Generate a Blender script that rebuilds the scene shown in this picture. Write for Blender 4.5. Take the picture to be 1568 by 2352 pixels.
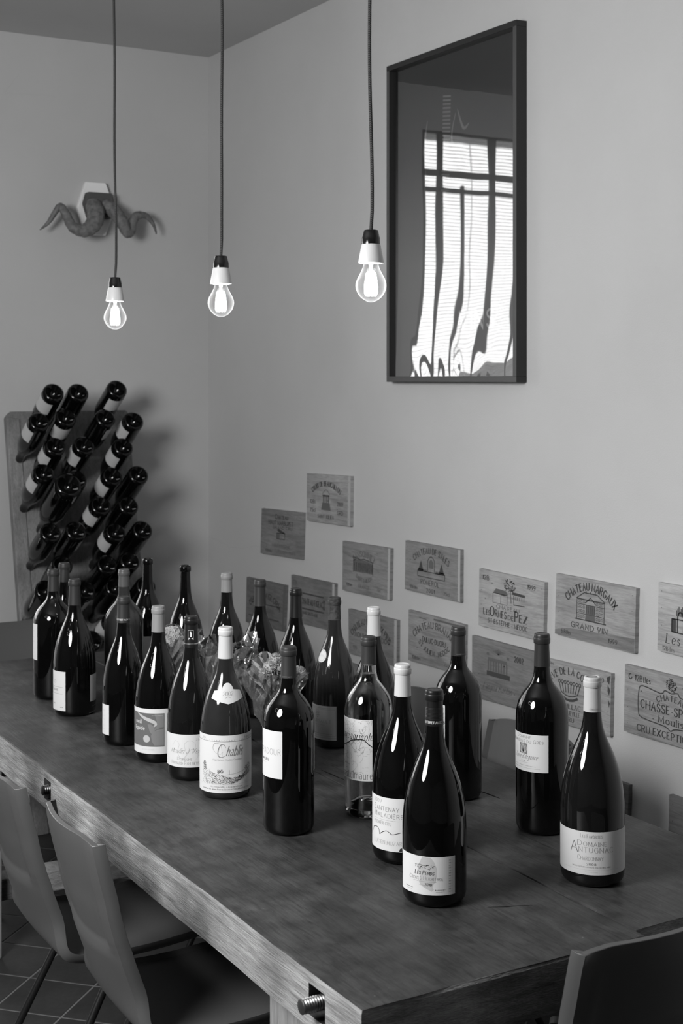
import bpy, bmesh, math, random
from mathutils import Vector, Matrix, noise
from math import sin, cos, pi, radians, atan2, sqrt
for o in list(bpy.data.objects): bpy.data.objects.remove(o)
S = bpy.context.scene; COL = S.collection
random.seed(7)

# ---------------------------------------------------------------- camera
AZ = math.atan(1864/3200)                       # camera heading, clockwise from +Y
CAM = Vector((0, 0, 1.62))
cd = bpy.data.cameras.new('camera'); cam = bpy.data.objects.new('camera', cd); COL.objects.link(cam)
cam.location = CAM; cam.rotation_euler = (pi/2, 0, -AZ)
cd.sensor_fit = 'VERTICAL'; cd.sensor_height = 36; cd.lens = 36*3200/2352; cd.shift_y = -306/2352
cd.clip_start = .05; cd.clip_end = 200
cd.dof.use_dof = True; cd.dof.focus_distance = 2.65; cd.dof.aperture_fstop = 9
S.camera = cam
# ---------------------------------------------------------------- world, light, exposure
W = bpy.data.worlds.new('world'); S.world = W; W.use_nodes = True
W.node_tree.nodes['Background'].inputs[0].default_value = (1, 1, 1, 1)
W.node_tree.nodes['Background'].inputs[1].default_value = 6.0
S.view_settings.view_transform = 'Standard'; S.view_settings.look = 'None'
S.view_settings.exposure = 0.0; S.view_settings.gamma = 1.0; S.view_settings.use_curve_mapping = False
def area(name, loc, target, sx, sy, power, shape='RECTANGLE', portal=False):
    l = bpy.data.lights.new(name, 'AREA'); l.shape = shape; l.size = sx; l.size_y = sy; l.energy = power
    o = bpy.data.objects.new(name, l); COL.objects.link(o); o.location = loc
    o.rotation_euler = (Vector(target)-Vector(loc)).to_track_quat('-Z', 'Y').to_euler()
    if portal: l.cycles.is_portal = True
    return o
KEY = area('studio_umbrella_light', (-.58, 1.95, 2.05), (1.8, 3.2, 1.2), .95, .95, 76, 'DISK')
area('window_portal', (.53, 5.3, 1.6), (.53, 0, 1.6), 1.6, 2.3, 1, portal=True)
try:
    S.cycles.max_bounces = 8; S.cycles.transparent_max_bounces = 16; S.cycles.transmission_bounces = 8
    S.cycles.glossy_bounces = 4; S.cycles.diffuse_bounces = 4
    S.cycles.sample_clamp_indirect = 4; S.cycles.caustics_reflective = False; S.cycles.caustics_refractive = False
    S.cycles.use_denoising = True
except Exception: pass

# ---------------------------------------------------------------- materials
MATS = {}
def mat(name, c=.5, rough=.5, spec=.5, metal=0, trans=0, ior=1.5, emit=0, coat=0, alpha=1, fn=None, tint=None):
    if name in MATS: return MATS[name]
    m = bpy.data.materials.new(name); m.use_nodes = True; nt = m.node_tree
    b = nt.nodes['Principled BSDF']
    b.inputs['Base Color'].default_value = (c, c, c, 1); b.inputs['Roughness'].default_value = rough
    b.inputs['Specular IOR Level'].default_value = spec; b.inputs['Metallic'].default_value = metal
    b.inputs['Transmission Weight'].default_value = trans; b.inputs['IOR'].default_value = ior
    b.inputs['Coat Weight'].default_value = coat; b.inputs['Coat Roughness'].default_value = .05
    if emit: b.inputs['Emission Color'].default_value = (1, 1, 1, 1); b.inputs['Emission Strength'].default_value = emit
    if fn: fn(nt, b)
    MATS[name] = m; return m
def coords(nt, scale, rot=(0,0,0)):
    tc = nt.nodes.new('ShaderNodeTexCoord'); mp = nt.nodes.new('ShaderNodeMapping')
    nt.links.new(tc.outputs['Object'], mp.inputs[0]); mp.inputs['Scale'].default_value = scale; mp.inputs['Rotation'].default_value = rot
    return mp.outputs[0]
def noi(nt, vec, scale, detail=4, rough=.55, dist=0):
    n = nt.nodes.new('ShaderNodeTexNoise'); n.inputs['Scale'].default_value = scale; n.inputs['Detail'].default_value = detail
    n.inputs['Roughness'].default_value = rough; n.inputs['Distortion'].default_value = dist
    nt.links.new(vec, n.inputs['Vector']); return n.outputs[0]
def ramp(nt, fac, stops):
    r = nt.nodes.new('ShaderNodeValToRGB'); cr = r.color_ramp
    while len(cr.elements) < len(stops): cr.elements.new(.5)
    for e, (p, v) in zip(cr.elements, stops): e.position = p; e.color = (v, v, v, 1)
    nt.links.new(fac, r.inputs[0]); return r.outputs[0]
def mix(nt, a, b, f, mode='MULTIPLY'):
    n = nt.nodes.new('ShaderNodeMixRGB'); n.blend_type = mode; n.inputs[0].default_value = f
    nt.links.new(a, n.inputs[1]); nt.links.new(b, n.inputs[2]); return n.outputs[0]
def bump(nt, b, h, strength, dist=.01):
    n = nt.nodes.new('ShaderNodeBump'); n.inputs['Strength'].default_value = strength; n.inputs['Distance'].default_value = dist
    nt.links.new(h, n.inputs['Height']); nt.links.new(n.outputs[0], b.inputs['Normal'])
def wood(lo, hi, stretch, sc=9, bs=.25, stain=.35, knots=False):
    """stretch: scale per axis, small along the grain"""
    def f(nt, b):
        v = coords(nt, stretch)
        n1 = noi(nt, v, sc, 6, .6, .6); n2 = noi(nt, v, sc*6, 3, .6)
        v2 = coords(nt, (1, 1, 1)); n3 = noi(nt, v2, 4, 3)
        c = ramp(nt, n1, [(.3, lo), (.5, (lo+hi)/2), (.7, hi)])
        c = mix(nt, c, ramp(nt, n2, [(.35, .72), (.6, 1.08)]), .8)
        c = mix(nt, c, ramp(nt, n3, [(.35, 1-stain), (.65, 1+stain*.4)]), 1)
        nt.links.new(c, b.inputs['Base Color']); bump(nt, b, n2, bs, .002)
    return f
def plaster(a, bumpy=.12):
    def f(nt, b):
        v = coords(nt, (1, 1, 1)); n1 = noi(nt, v, 1.4, 4); n2 = noi(nt, v, 240, 2); n3 = noi(nt, v, 9, 4)
        c = ramp(nt, n1, [(.3, a*.94), (.7, a*1.03)])
        nt.links.new(c, b.inputs['Base Color'])
        m = mix(nt, n2, n3, .6, 'ADD'); bump(nt, b, m, bumpy, .004)
    return f
WALL = mat('painted_plaster', .6, .85, .2, fn=plaster(.53))
CEIL = mat('ceiling_paint', .36, .9, .2, fn=plaster(.52))
def table_fn(nt, b):
    v = coords(nt, (16, .55, 16)); n1 = noi(nt, v, 3.0, 6, .6, .8); n2 = noi(nt, v, 16, 3, .6)
    v2 = coords(nt, (1, 1, 1)); n3 = noi(nt, v2, 3.2, 4, .6); n4 = noi(nt, v2, 160, 2); n5 = noi(nt, coords(nt, (9, 2, 9)), 4, 5, .65)
    c = ramp(nt, n1, [(.3, .050), (.7, .066)])
    c = mix(nt, c, ramp(nt, n2, [(.3, .86), (.65, 1.06)]), 1)
    n6 = noi(nt, v2, 17, 5, .7); c = mix(nt, c, ramp(nt, n6, [(.36, .60), (.62, 1.18)]), 1)
    n7 = noi(nt, coords(nt, (60, 7, 60)), 3, 4, .6); c = mix(nt, c, ramp(nt, n7, [(.36, .62), (.52, 1.04)]), .8)
    c = mix(nt, c, ramp(nt, n3, [(.3, .66), (.7, 1.22)]), 1)
    c = mix(nt, c, ramp(nt, n5, [(.35, .8), (.65, 1.12)]), 1)
    c = mix(nt, c, ramp(nt, n4, [(.70, 1), (.78, 2.6)]), 1)
    nt.links.new(c, b.inputs['Base Color'])
    nt.links.new(ramp(nt, n3, [(.3, .42), (.7, .6)]), b.inputs['Roughness']); bump(nt, b, n2, .25, .002)
TOPW = mat('stained_table_wood', .08, .5, .35, fn=table_fn)
SIDEW = mat('raw_oak_edge', .3, .7, .2, fn=wood(.17, .40, (3, 1.0, 14), 5, 1.0, .60))
LEGW = mat('pale_leg_wood', .3, .7, .2, fn=wood(.24, .36, (14, 14, .8), 6, .3, .15))
SEAM = mat('dark_gap', .008, .9, .1)
def floor_fn(nt, b):
    v = coords(nt, (1, 1, 1)); n = noi(nt, v, 5, 5); n2 = noi(nt, v, 60, 3)
    c = ramp(nt, n, [(.3, .030), (.7, .052)]); c = mix(nt, c, ramp(nt, n2, [(.3, .85), (.7, 1.1)]), 1)
    nt.links.new(c, b.inputs['Base Color']); bump(nt, b, n2, .1, .002)
TILE = mat('dark_floor_tile', .04, .55, .3, fn=floor_fn)
GROUT = mat('floor_grout', .20, .9, .1)
def dark_glass(base, rough=.02):
    def f(nt, b):
        v = coords(nt, (1, 1, .6)); n = noi(nt, v, 18, 2)
        nt.links.new(ramp(nt, n, [(.3, base*.8), (.7, base*1.2)]), b.inputs['Base Color'])
        bump(nt, b, n, .05, .003)
    return f
G_BLACK = mat('black_bottle_glass', .003, .03, .5, ior=1.52, fn=dark_glass(.0025))
G_DARK = mat('dark_bottle_glass', .007, .035, .5, ior=1.52, fn=dark_glass(.007))
G_MID = mat('smoky_bottle_glass', .022, .05, .5, ior=1.52, fn=dark_glass(.020))
G_GREY = mat('dusty_bottle_glass', .04, .12, .5, ior=1.52, fn=dark_glass(.035))
def clear_fn(t):
    def f(nt, b):
        b.inputs['Base Color'].default_value = (t, t, t, 1)
    return f
G_CLEAR = mat('clear_bottle_glass', .9, .01, .5, trans=1, ior=1.5, fn=clear_fn(.93))
LIQ = mat('pale_wine', .7, 0, .5, trans=1, ior=1.34, fn=clear_fn(.66))
PAPER = mat('white_label_paper', .72, .6, .3)
PAPER2 = mat('cream_label_paper', .66, .65, .3)
PAPER3 = mat('aged_label_paper', .48, .7, .2)
INK = mat('black_ink', .03, .7, .2); INKG = mat('grey_ink', .22, .7, .2); INKL = mat('light_grey_ink', .50, .7, .2)
CAPW = mat('white_capsule', .62, .32, .5, coat=.3); CAPL = mat('light_capsule', .54, .45, .5)
CAPM = mat('grey_capsule', .26, .42, .4); CAPK = mat('charcoal_capsule', .028, .36, .4)
CAPD = mat('dark_capsule', .032, .45, .4); CAPB = mat('black_capsule', .012, .3, .5); CAPT = mat('capsule_top', .35, .4, .5)
PRINTW = mat('white_print', .75, .6, .2)
PLASTIC = mat('grey_chair_shell', .088, .38, .4); TUBE = mat('black_steel_tube', .01, .35, .5)
METAL = mat('threaded_steel', .35, .35, .5, metal=1)
FRAMEM = mat('dark_frame_wood', .022, .4, .4)
FRAMEL = mat('frame_edge_grey', .07, .45, .4)

# ---------------------------------------------------------------- mesh helpers
class MB:
    def __init__(s): s.v = []; s.f = []; s.m = []
    def add(s, vs, fs, mi=0):
        n = len(s.v); s.v += [tuple(p) for p in vs]; s.f += [tuple(i+n for i in f) for f in fs]; s.m += [mi]*len(fs); return s
    def box(s, lo, hi, mi=0):
        (a, b, c), (d, e, f) = lo, hi
        return s.add([(a,b,c),(d,b,c),(d,e,c),(a,e,c),(a,b,f),(d,b,f),(d,e,f),(a,e,f)],
                     [(3,2,1,0),(4,5,6,7),(0,1,5,4),(1,2,6,5),(2,3,7,6),(3,0,4,7)], mi)
    def lathe(s, prof, seg=40, mi=0, M=None, close=True):
        vs = []; fs = []
        for z, r in prof:
            for i in range(seg):
                a = 2*pi*i/seg; p = Vector((r*cos(a), r*sin(a), z)); vs.append(M @ p if M else p)
        for j in range(len(prof)-1):
            for i in range(seg):
                k = (i+1) % seg; fs.append((j*seg+i, j*seg+k, (j+1)*seg+k, (j+1)*seg+i))
        if close:
            if prof[0][1] > 1e-5: fs.append(tuple(range(seg))[::-1])
            if prof[-1][1] > 1e-5: fs.append(tuple((len(prof)-1)*seg+i for i in range(seg)))
        return s.add(vs, fs, mi)
    def tube(s, pts, rad, seg=12, mi=0, flat=None):
        pts = [Vector(p) for p in pts]; n = len(pts)
        if not hasattr(rad, '__len__'): rad = [rad]*n
        t0 = (pts[1]-pts[0]).normalized(); ref = Vector((0,0,1)) if abs(t0.z) < .9 else Vector((0,1,0))
        x = t0.cross(ref).normalized(); vs = []; fs = []
        for i, p in enumerate(pts):
            t = (pts[min(i+1, n-1)]-pts[max(i-1, 0)]).normalized()
            x = (x - t*x.dot(t)).normalized(); y = t.cross(x)
            for k in range(seg):
                a = 2*pi*k/seg; vs.append(p + (x*cos(a) + y*sin(a)*(flat or 1))*rad[i])
        for j in range(n-1):
            for k in range(seg): q = (k+1) % seg; fs.append((j*seg+k, j*seg+q, (j+1)*seg+q, (j+1)*seg+k))
        fs.append(tuple(range(seg))[::-1]); fs.append(tuple((n-1)*seg+k for k in range(seg)))
        return s.add(vs, fs, mi)
    def sphere(s, c, r, seg=10, rings=6, mi=0, sc=(1,1,1)):
        vs = []; fs = []; c = Vector(c)
        for j in range(rings+1):
            ph = pi*j/rings
            for i in range(seg):
                a = 2*pi*i/seg; vs.append(c+Vector((sin(ph)*cos(a)*sc[0], sin(ph)*sin(a)*sc[1], -cos(ph)*sc[2]))*r)
        for j in range(rings):
            for i in range(seg): k = (i+1) % seg; fs.append((j*seg+i, j*seg+k, (j+1)*seg+k, (j+1)*seg+i))
        return s.add(vs, fs, mi)
    def build(s, name, mats, parent=None, smooth=False, bevel=0, merge=False):
        me = bpy.data.meshes.new(name); me.from_pydata(s.v, [], s.f)
        for m in (mats if isinstance(mats, (list, tuple)) else [mats]): me.materials.append(m)
        me.polygons.foreach_set('material_index', s.m)
        bm = bmesh.new(); bm.from_mesh(me)
        if merge: bmesh.ops.remove_doubles(bm, verts=bm.verts, dist=1e-5)
        bmesh.ops.recalc_face_normals(bm, faces=bm.faces); bm.to_mesh(me); bm.free()
        if smooth:
            me.polygons.foreach_set('use_smooth', [True]*len(me.polygons))
            try: me.set_sharp_from_angle(angle=radians(38))
            except Exception: pass
        o = bpy.data.objects.new(name, me); COL.objects.link(o)
        if parent: o.parent = parent
        if bevel:
            b = o.modifiers.new('bevel', 'BEVEL'); b.width = bevel; b.segments = 2; b.limit_method = 'ANGLE'
        return o
def tag(o, label=None, cat=None, group=None, kind=None):
    for k, v in (('label', label), ('category', cat), ('group', group), ('kind', kind)):
        if v: o[k] = v
    return o
def empty(name, loc, rz=0):
    o = bpy.data.objects.new(name, None); COL.objects.link(o); o.location = loc; o.rotation_euler = (0, 0, rz)
    o.empty_display_size = .05; return o

# ---------------------------------------------------------------- pen lettering (own stroke alphabet, box height 10)
GL = {
'A': (8, '0,0 4,10 8,0|1.5,3.6 6.5,3.6'), 'B': (7, '0,0 0,10|~0,10 4.5,9.8 6,7.7 4,5.4 0,5.3|~0,5.3 5,5.1 7,2.7 4.5,.1 0,0'),
'C': (8, '~7.8,7.8 6.5,9.5 4.3,10 1.4,8.4 .2,5 1.4,1.6 4.3,0 6.5,.5 7.8,2.2'), 'D': (8, '0,0 0,10|~0,10 3.5,9.9 7,8 8,5 7,2 3.5,.1 0,0'),
'E': (6, '6,10 0,10 0,0 6,0|0,5.3 5,5.3'), 'F': (6, '6,10 0,10 0,0|0,5.2 5,5.2'),
'G': (8.4, '~7.8,7.8 6.5,9.5 4.3,10 1.4,8.4 .2,5 1.4,1.6 4.3,0 6.5,.3 8,1.4|8,1.4 8,4.7 5,4.7'), 'H': (8, '0,0 0,10|8,0 8,10|0,5.2 8,5.2'),
'I': (0, '0,0 0,10'), 'J': (4, '~4,10 4,3 3.4,.6 1.6,0 0,1'), 'K': (7.5, '0,0 0,10|7,10 0,4.6|2.4,6.2 7.5,0'), 'L': (6, '0,10 0,0 6,0'),
'M': (9, '0,0 .6,10 4.5,1 8.4,10 9,0'), 'N': (8, '0,0 0,10 8,0 8,10'), 'O': (9, '~4.5,10 1.4,8.6 0,5 1.4,1.4 4.5,0 7.6,1.4 9,5 7.6,8.6 4.5,10'),
'P': (6.5, '0,0 0,10|~0,10 4.8,9.8 6.4,7.3 4.8,4.9 0,4.7'), 'Q': (9, '~4.5,10 1.4,8.6 0,5 1.4,1.4 4.5,0 7.6,1.4 9,5 7.6,8.6 4.5,10|5.5,2.5 9,-1'),
'R': (7.2, '0,0 0,10|~0,10 4.8,9.8 6.2,7.5 4.8,5.2 0,5|3.2,5 7.2,0'), 'S': (6.4, '~6,8 4.8,9.7 2.8,10 .8,9 .4,7.4 1.6,5.9 4.8,4.6 6.2,2.9 5.6,.9 3.4,0 1.3,.4 0,2.2'),
'T': (8, '0,10 8,10|4,10 4,0'), 'U': (7.6, '~0,10 0,3.4 1,.9 3.8,0 6.6,.9 7.6,3.4 7.6,10'), 'V': (8, '0,10 4,0 8,10'), 'W': (12, '0,10 3,0 6,10 9,0 12,10'),
'X': (7.6, '0,0 7.6,10|0,10 7.6,0'), 'Y': (8, '0,10 4,4.8 8,10|4,4.8 4,0'), 'Z': (7, '0,10 7,10 0,0 7,0'),
'0': (5.6, '~2.8,10 .7,8.4 0,5 .7,1.6 2.8,0 4.9,1.6 5.6,5 4.9,8.4 2.8,10'), '1': (2.4, '0,8 2.2,10 2.2,0'),
'2': (5.6, '~.2,7.6 1.2,9.6 3,10 5,9 5.2,7 3.6,4.4 0,0|0,0 5.8,0'), '3': (5.4, '~.2,8.6 2.6,10 4.8,8.8 4.4,6.2 2,5.4|~2,5.4 4.8,5 5.4,2.6 3.6,.2 1.4,0 0,1.4'),
'5': (5.4, '5,10 .8,10 .5,5.6|~.5,5.6 3,6.3 5.2,4.6 5.2,2 3.2,0 1.2,0 0,1.2'), '6': (5.6, '~4.8,9.4 2.4,9.4 .4,6 0,3 1.4,.3 3.6,.1 5.5,2 5.2,4.8 3,6 .6,4.6'),
'8': (5.6, '~2.8,10 .7,8.8 .9,6.4 2.8,5.4 5,4 5.4,1.6 2.8,0 .2,1.6 .6,4 2.8,5.4 4.7,6.4 4.9,8.8 2.8,10'),
'9': (5.6, '~.8,.6 3.2,.6 5.2,4 5.6,7 4.2,9.7 2,9.9 .1,8 .4,5.2 2.6,4 5,5.4'), '7': (5.4, '0,10 5.4,10 1.6,0'), '4': (6, '4.4,0 4.4,10 0,3 6,3'),
'-': (3, '0,4 3,4'), '.': (.6, '0,0 .5,.5'), "'": (1, '.8,10 0,7.6'), '/': (4, '0,0 4,10'),
'a': (5, '~.6,5.6 2.4,6.7 4.4,5.8 4.6,4 4.6,0|~4.6,3.8 1.4,3.4 .1,1.6 1.4,0 3.4,.4 4.6,1.8'), 'b': (5.2, '0,10 0,0|~0,4.4 1.6,6.6 4,6.2 5.2,3.3 4,.4 1.6,0 0,1.6'),
'c': (4.6, '~4.6,5.4 2.8,6.7 .8,5.6 0,3.3 .8,1 2.8,0 4.6,1.2'), 'd': (5.2, '5.2,10 5.2,0|~5.2,4.4 3.6,6.6 1.2,6.2 0,3.3 1.2,.4 3.6,0 5.2,1.6'),
'e': (4.8, '~.1,3.6 4.7,3.9 3.9,6.2 2.2,6.7 .5,5.5 0,3.3 .9,.8 2.8,0 4.8,1.2'), 'f': (3.4, '~3.6,9.4 2.2,10 1.3,8.4 1.3,0|0,6.5 3,6.5'),
'g': (5, '~4.6,6.6 4.6,-1 3.4,-3 1.4,-3 .1,-1.8|~4.6,4.6 2.8,6.7 .8,5.7 0,3.4 .8,1.1 2.8,.2 4.6,1.8'), 'h': (5, '0,10 0,0|~0,4.4 1.8,6.6 4.2,6.2 4.9,4.4 4.9,0'),
'i': (0, '0,6.6 0,0|0,9 0,9.7'), 'l': (0, '0,10 0,0'), 'm': (8.6, '0,6.6 0,0|~0,4.6 1.4,6.6 3.4,6.4 4.3,4.6 4.3,0|~4.3,4.6 5.8,6.6 7.8,6.4 8.6,4.6 8.6,0'),
'n': (5, '0,6.6 0,0|~0,4.4 1.8,6.6 4.2,6.2 4.9,4.4 4.9,0'), 'o': (5.4, '~2.7,6.7 .8,5.7 0,3.3 .8,1 2.7,0 4.6,1 5.4,3.3 4.6,5.7 2.7,6.7'),
'p': (5.2, '0,6.6 0,-3|~0,4.4 1.6,6.6 4,6.2 5.2,3.3 4,.4 1.6,0 0,1.6'), 'q': (5.2, '5,6.6 5,-3|~5,4.4 3.6,6.6 1.2,6.2 0,3.3 1.2,.4 3.6,0 5,1.6'),
'r': (3, '0,6.6 0,0|~0,4.2 1.4,6.4 3,6.4'), 's': (4, '~3.8,5.4 2,6.7 .4,5.6 .8,4 3,3 3.9,1.5 2.4,0 0,1'), 't': (3, '~1.2,9 1.2,1.4 2,0 3.2,.7|0,6.5 3,6.5'),
'u': (4.8, '~0,6.6 0,2 .8,.2 2.8,.1 4.7,2|4.7,6.6 4.7,0'), 'v': (4.8, '0,6.6 2.4,0 4.8,6.6'), 'y': (4.8, '0,6.6 2.4,0|~4.8,6.6 2.4,0 1.2,-2.6 0,-3'), 'z': (4.4, '0,6.6 4.4,6.6 0,0 4.4,0'),
'x': (4.6, '0,0 4.6,6.6|0,6.6 4.6,0')}
ACC = {'É': ('E', 'a'), 'È': ('E', 'g'), 'Ê': ('E', 'c'), 'Â': ('A', 'c'), 'Î': ('I', 'c'), 'à': ('a', 'g'), 'é': ('e', 'a')}
CURVED = [False]
def catmull(p, sub=4):
    out = []; n = len(p); loop = p[0] == p[-1]
    for i in range(n-1):
        a = p[i-1] if i > 0 else (p[-2] if loop else p[0]); b = p[i]; c = p[i+1]; d = p[i+2] if i+2 < n else (p[1] if loop else p[-1])
        for k in range(sub):
            t = k/sub
            out.append(tuple(.5*(2*b[j]+(c[j]-a[j])*t+(2*a[j]-5*b[j]+4*c[j]-d[j])*t*t+(3*b[j]-a[j]-3*c[j]+d[j])*t**3) for j in (0, 1)))
    out.append(p[-1]); return out
def stroke(mb, pts, w, mf, mi, contrast=0.0, taper=False):
    """flat ribbon of width w along 2-D pts, mapped through mf"""
    if CURVED[0]:
        q = [pts[0]]
        for a, b in zip(pts, pts[1:]):
            k = int(math.hypot(b[0]-a[0], b[1]-a[1])/.0035)+1
            q += [(a[0]+(b[0]-a[0])*i/k, a[1]+(b[1]-a[1])*i/k) for i in range(1, k+1)]
        pts = q
    n = len(pts); P = [Vector(p) for p in pts]
    if n < 2: return
    L = []; R = []
    for i in range(n):
        t = (P[min(i+1, n-1)]-P[max(i-1, 0)])
        if t.length < 1e-9: t = Vector((1, 0))
        t.normalize(); k = 1-contrast*(1-abs(t.y)**1.3)
        ww = w*k/2
        if taper: ww *= .25+.75*sin(pi*(i+.001)/(n-1+.002))
        if 0 < i < n-1:
            a = (P[i]-P[i-1]).normalized(); b = (P[i+1]-P[i]).normalized(); c = max(.45, sqrt(max(0, (1+a.dot(b))/2))); ww /= c
        nn = Vector((-t.y, t.x))*ww; L.append(P[i]+nn); R.append(P[i]-nn)
    vs = [mf(*p) for p in L]+[mf(*p) for p in R]
    mb.add(vs, [(i, i+1, n+i+1, n+i) for i in range(n-1)], mi)
def glyph_w(ch): return GL[ACC.get(ch, (ch,))[0]][0] if ACC.get(ch, (ch,))[0] in GL else 4
def text(mb, s, size, mf, mi, u=0, v=0, pen=.12, contrast=.5, serif=True, slant=0, align='c', sp=3.5, arc=0, smallcaps=False, wide=1.0, fit=None):
    k = size/10
    if fit:
        t = 0
        for ch in s:
            if ch == ' ': t += 5*k; continue
            c2 = .76 if smallcaps and ch.islower() else 1
            if smallcaps: ch = ch.upper()
            t += ((GL[ACC.get(ch, (ch,))[0]][0] if ACC.get(ch, (ch,))[0] in GL else 0)+sp)*k*c2
        g = fit/(t-sp*k); wide = g; sp = sp*g
    items = []; x = 0
    for ch in s:
        if ch == ' ': x += 5*k*wide; continue
        sc = 1
        if smallcaps and ch.islower(): ch = ch.upper(); sc = .76
        base, acc = ACC.get(ch, (ch, None))
        if base not in GL: continue
        w, st = GL[base]; items.append((base, acc, x, sc)); x += (w*wide+sp)*k*sc
    tot = x-sp*k; off = {'c': -tot/2, 'l': 0, 'r': -tot}[align]
    def tr(px, py):
        px += slant*py
        if arc > 0: a = px/arc; return mf(u+(arc+py)*sin(a), v+(arc+py)*cos(a)-arc)
        if arc < 0: R = -arc; a = px/R; return mf(u+(R-py)*sin(a), v-(R-py)*cos(a)+R)
        return mf(u+px, v+py)
    for base, acc, gx, sc in items:
        w, st = GL[base]; kk = k*sc
        for part in st.split('|'):
            cv = part[0] == '~'; p = [tuple(float(q) for q in xy.split(',')) for xy in part.lstrip('~').split()]
            straight = not cv
            ends = (p[0], p[-1]) if straight else ()
            if cv: p = catmull(p, 3)
            q = [(off+gx+a*kk*wide, b*kk) for a, b in p]
            stroke(mb, q, size*pen, tr, mi, contrast)
            if serif and straight and base.isalpha():
                for e, o2 in ((p[0], p[1]), (p[-1], p[-2])):
                    if abs(e[1]-o2[1]) > 3 and (abs(e[1]) < .1 or e[1] > 9.9 or (base.islower() and 6.4 < e[1] < 7)):
                        ex = off+gx+e[0]*kk*wide; ey = e[1]*kk; h = kk*1.1*wide
                        stroke(mb, [(ex-h, ey), (ex+h, ey)], size*pen*.45, tr, mi)
        if acc:
            cx = off+gx+w*kk*wide/2; y0 = (11 if base.isupper() else 7.6)*kk
            pts = {'a': [(-1, 0), (1, 1.8)], 'g': [(-1, 1.8), (1, 0)], 'c': [(-1.6, 0), (0, 1.6), (1.6, 0)]}[acc]
            stroke(mb, [(cx+a*kk, y0+b*kk) for a, b in pts], size*pen*.7, tr, mi)
    return tot
def poly(mb, pts, mf, mi): mb.add([mf(*p) for p in pts], [tuple(range(len(pts)))], mi)
def fill(mb, pts, mf, mi, rows=16, cols=8):
    ys = [p[1] for p in pts]; y0, y1 = min(ys), max(ys); n = len(pts); row = []
    for j in range(rows+1):
        y = y0+(y1-y0)*(j+.001)/(rows+.002); xs = []
        for i in range(n):
            (xa, ya), (xb, yb) = pts[i], pts[(i+1) % n]
            if (ya <= y) != (yb <= y): xs.append(xa+(xb-xa)*(y-ya)/(yb-ya))
        if len(xs) < 2: xs = [pts[0][0]]*2
        row.append([mf(min(xs)+(max(xs)-min(xs))*i/cols, y) for i in range(cols+1)])
    mb.add([p for r_ in row for p in r_], [(j*(cols+1)+i, j*(cols+1)+i+1, (j+1)*(cols+1)+i+1, (j+1)*(cols+1)+i) for j in range(rows) for i in range(cols)], mi)
def line(mb, pts, w, mf, mi): stroke(mb, pts, w, mf, mi)
def ribbon_rect(mb, x0, y0, x1, y1, w, mf, mi):
    for a, b in (((x0,y0),(x1,y0)), ((x1,y0),(x1,y1)), ((x1,y1),(x0,y1)), ((x0,y1),(x0,y0))): stroke(mb, [a, b], w, mf, mi)
def greek(mb, u, v, width, size, mf, mi, n=14, rnd=None):
    """tiny small-print line, too small to read"""
    r = rnd or random; x = u-width/2
    while x < u+width/2:
        w = r.uniform(.5, 1.6)*size
        stroke(mb, [(x, v), (min(x+w, u+width/2), v)], size*r.uniform(.35, .6), mf, mi); x += w+size*r.uniform(.3, .7)

# ---------------------------------------------------------------- the room
XW, YE, ZC = 2.40, 5.20, 2.935
X0, Y0 = -3.2, -3.0
def struct(o): o['kind'] = 'structure'; return o
wl = MB(); wl.box((XW, Y0, 0), (XW+.12, YE, ZC)); struct(wl.build('wall_right', WALL))
WX0, WX1, WZ0, WZ1 = -.25, 1.315, .45, 2.735
wl = MB(); wl.box((X0, YE, 0), (WX0, YE+.22, ZC)); wl.box((WX1, YE, 0), (XW+.12, YE+.22, ZC)); wl.box((WX0, YE, 0), (WX1, YE+.22, WZ0)); wl.box((WX0, YE, WZ1), (WX1, YE+.22, ZC))
struct(wl.build('wall_end', WALL))
wl = MB(); wl.box((X0-.12, Y0, 0), (X0, YE, ZC)); struct(wl.build('wall_left', WALL))
wl = MB(); wl.box((X0-.12, Y0-.12, 0), (XW+.12, Y0, ZC)); struct(wl.build('wall_back', WALL))
wl = MB(); wl.box((X0-.12, Y0-.12, ZC), (XW+.12, YE+.22, ZC+.12)); struct(wl.build('ceiling', CEIL))
fl = MB(); fl.box((X0-.12, Y0-.12, -.12), (XW+.12, YE+.22, -.0012)); FLOOR = struct(fl.build('floor', GROUT))
TS = .19; proto = None; rest = MB(); ca, sa = cos(radians(44)), sin(radians(44)); ox, oy = 1.169, 3.682
for i in range(-40, 41):
    for j in range(-40, 41):
        u, v = (i+.5)*TS, (j+.5)*TS; x = ox+u*ca-v*sa; y = oy+u*sa+v*ca
        if not (X0+.1 < x < XW-.02 and Y0+.1 < y < YE-.02): continue
        if .55 < x < 1.95 and 2.7 < y < 4.75:
            if proto is None:
                m = MB(); h = TS/2-.0026; m.box((-h, -h, -.02), (h, h, 0)); proto = m.build('tile', TILE, FLOOR, bevel=.0015); t = proto
            else: t = proto.copy(); COL.objects.link(t)
            t.location = (x, y, 0); t.rotation_euler = (random.uniform(-.002, .002), random.uniform(-.002, .002), radians(44))
        else:
            h = TS/2-.0026; n = len(rest.v)
            cs = [(x+a*ca-b*sa, y+a*sa+b*ca) for a, b in ((-h,-h),(h,-h),(h,h),(-h,h))]
            rest.add([(p[0], p[1], 0) for p in cs]+[(p[0], p[1], -.01) for p in cs], [(0,1,2,3),(4,5,1,0),(5,6,2,1),(6,7,3,2),(7,4,0,3)])
o = rest.build('tile_field', TILE, FLOOR); o['kind'] = 'stuff'
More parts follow.
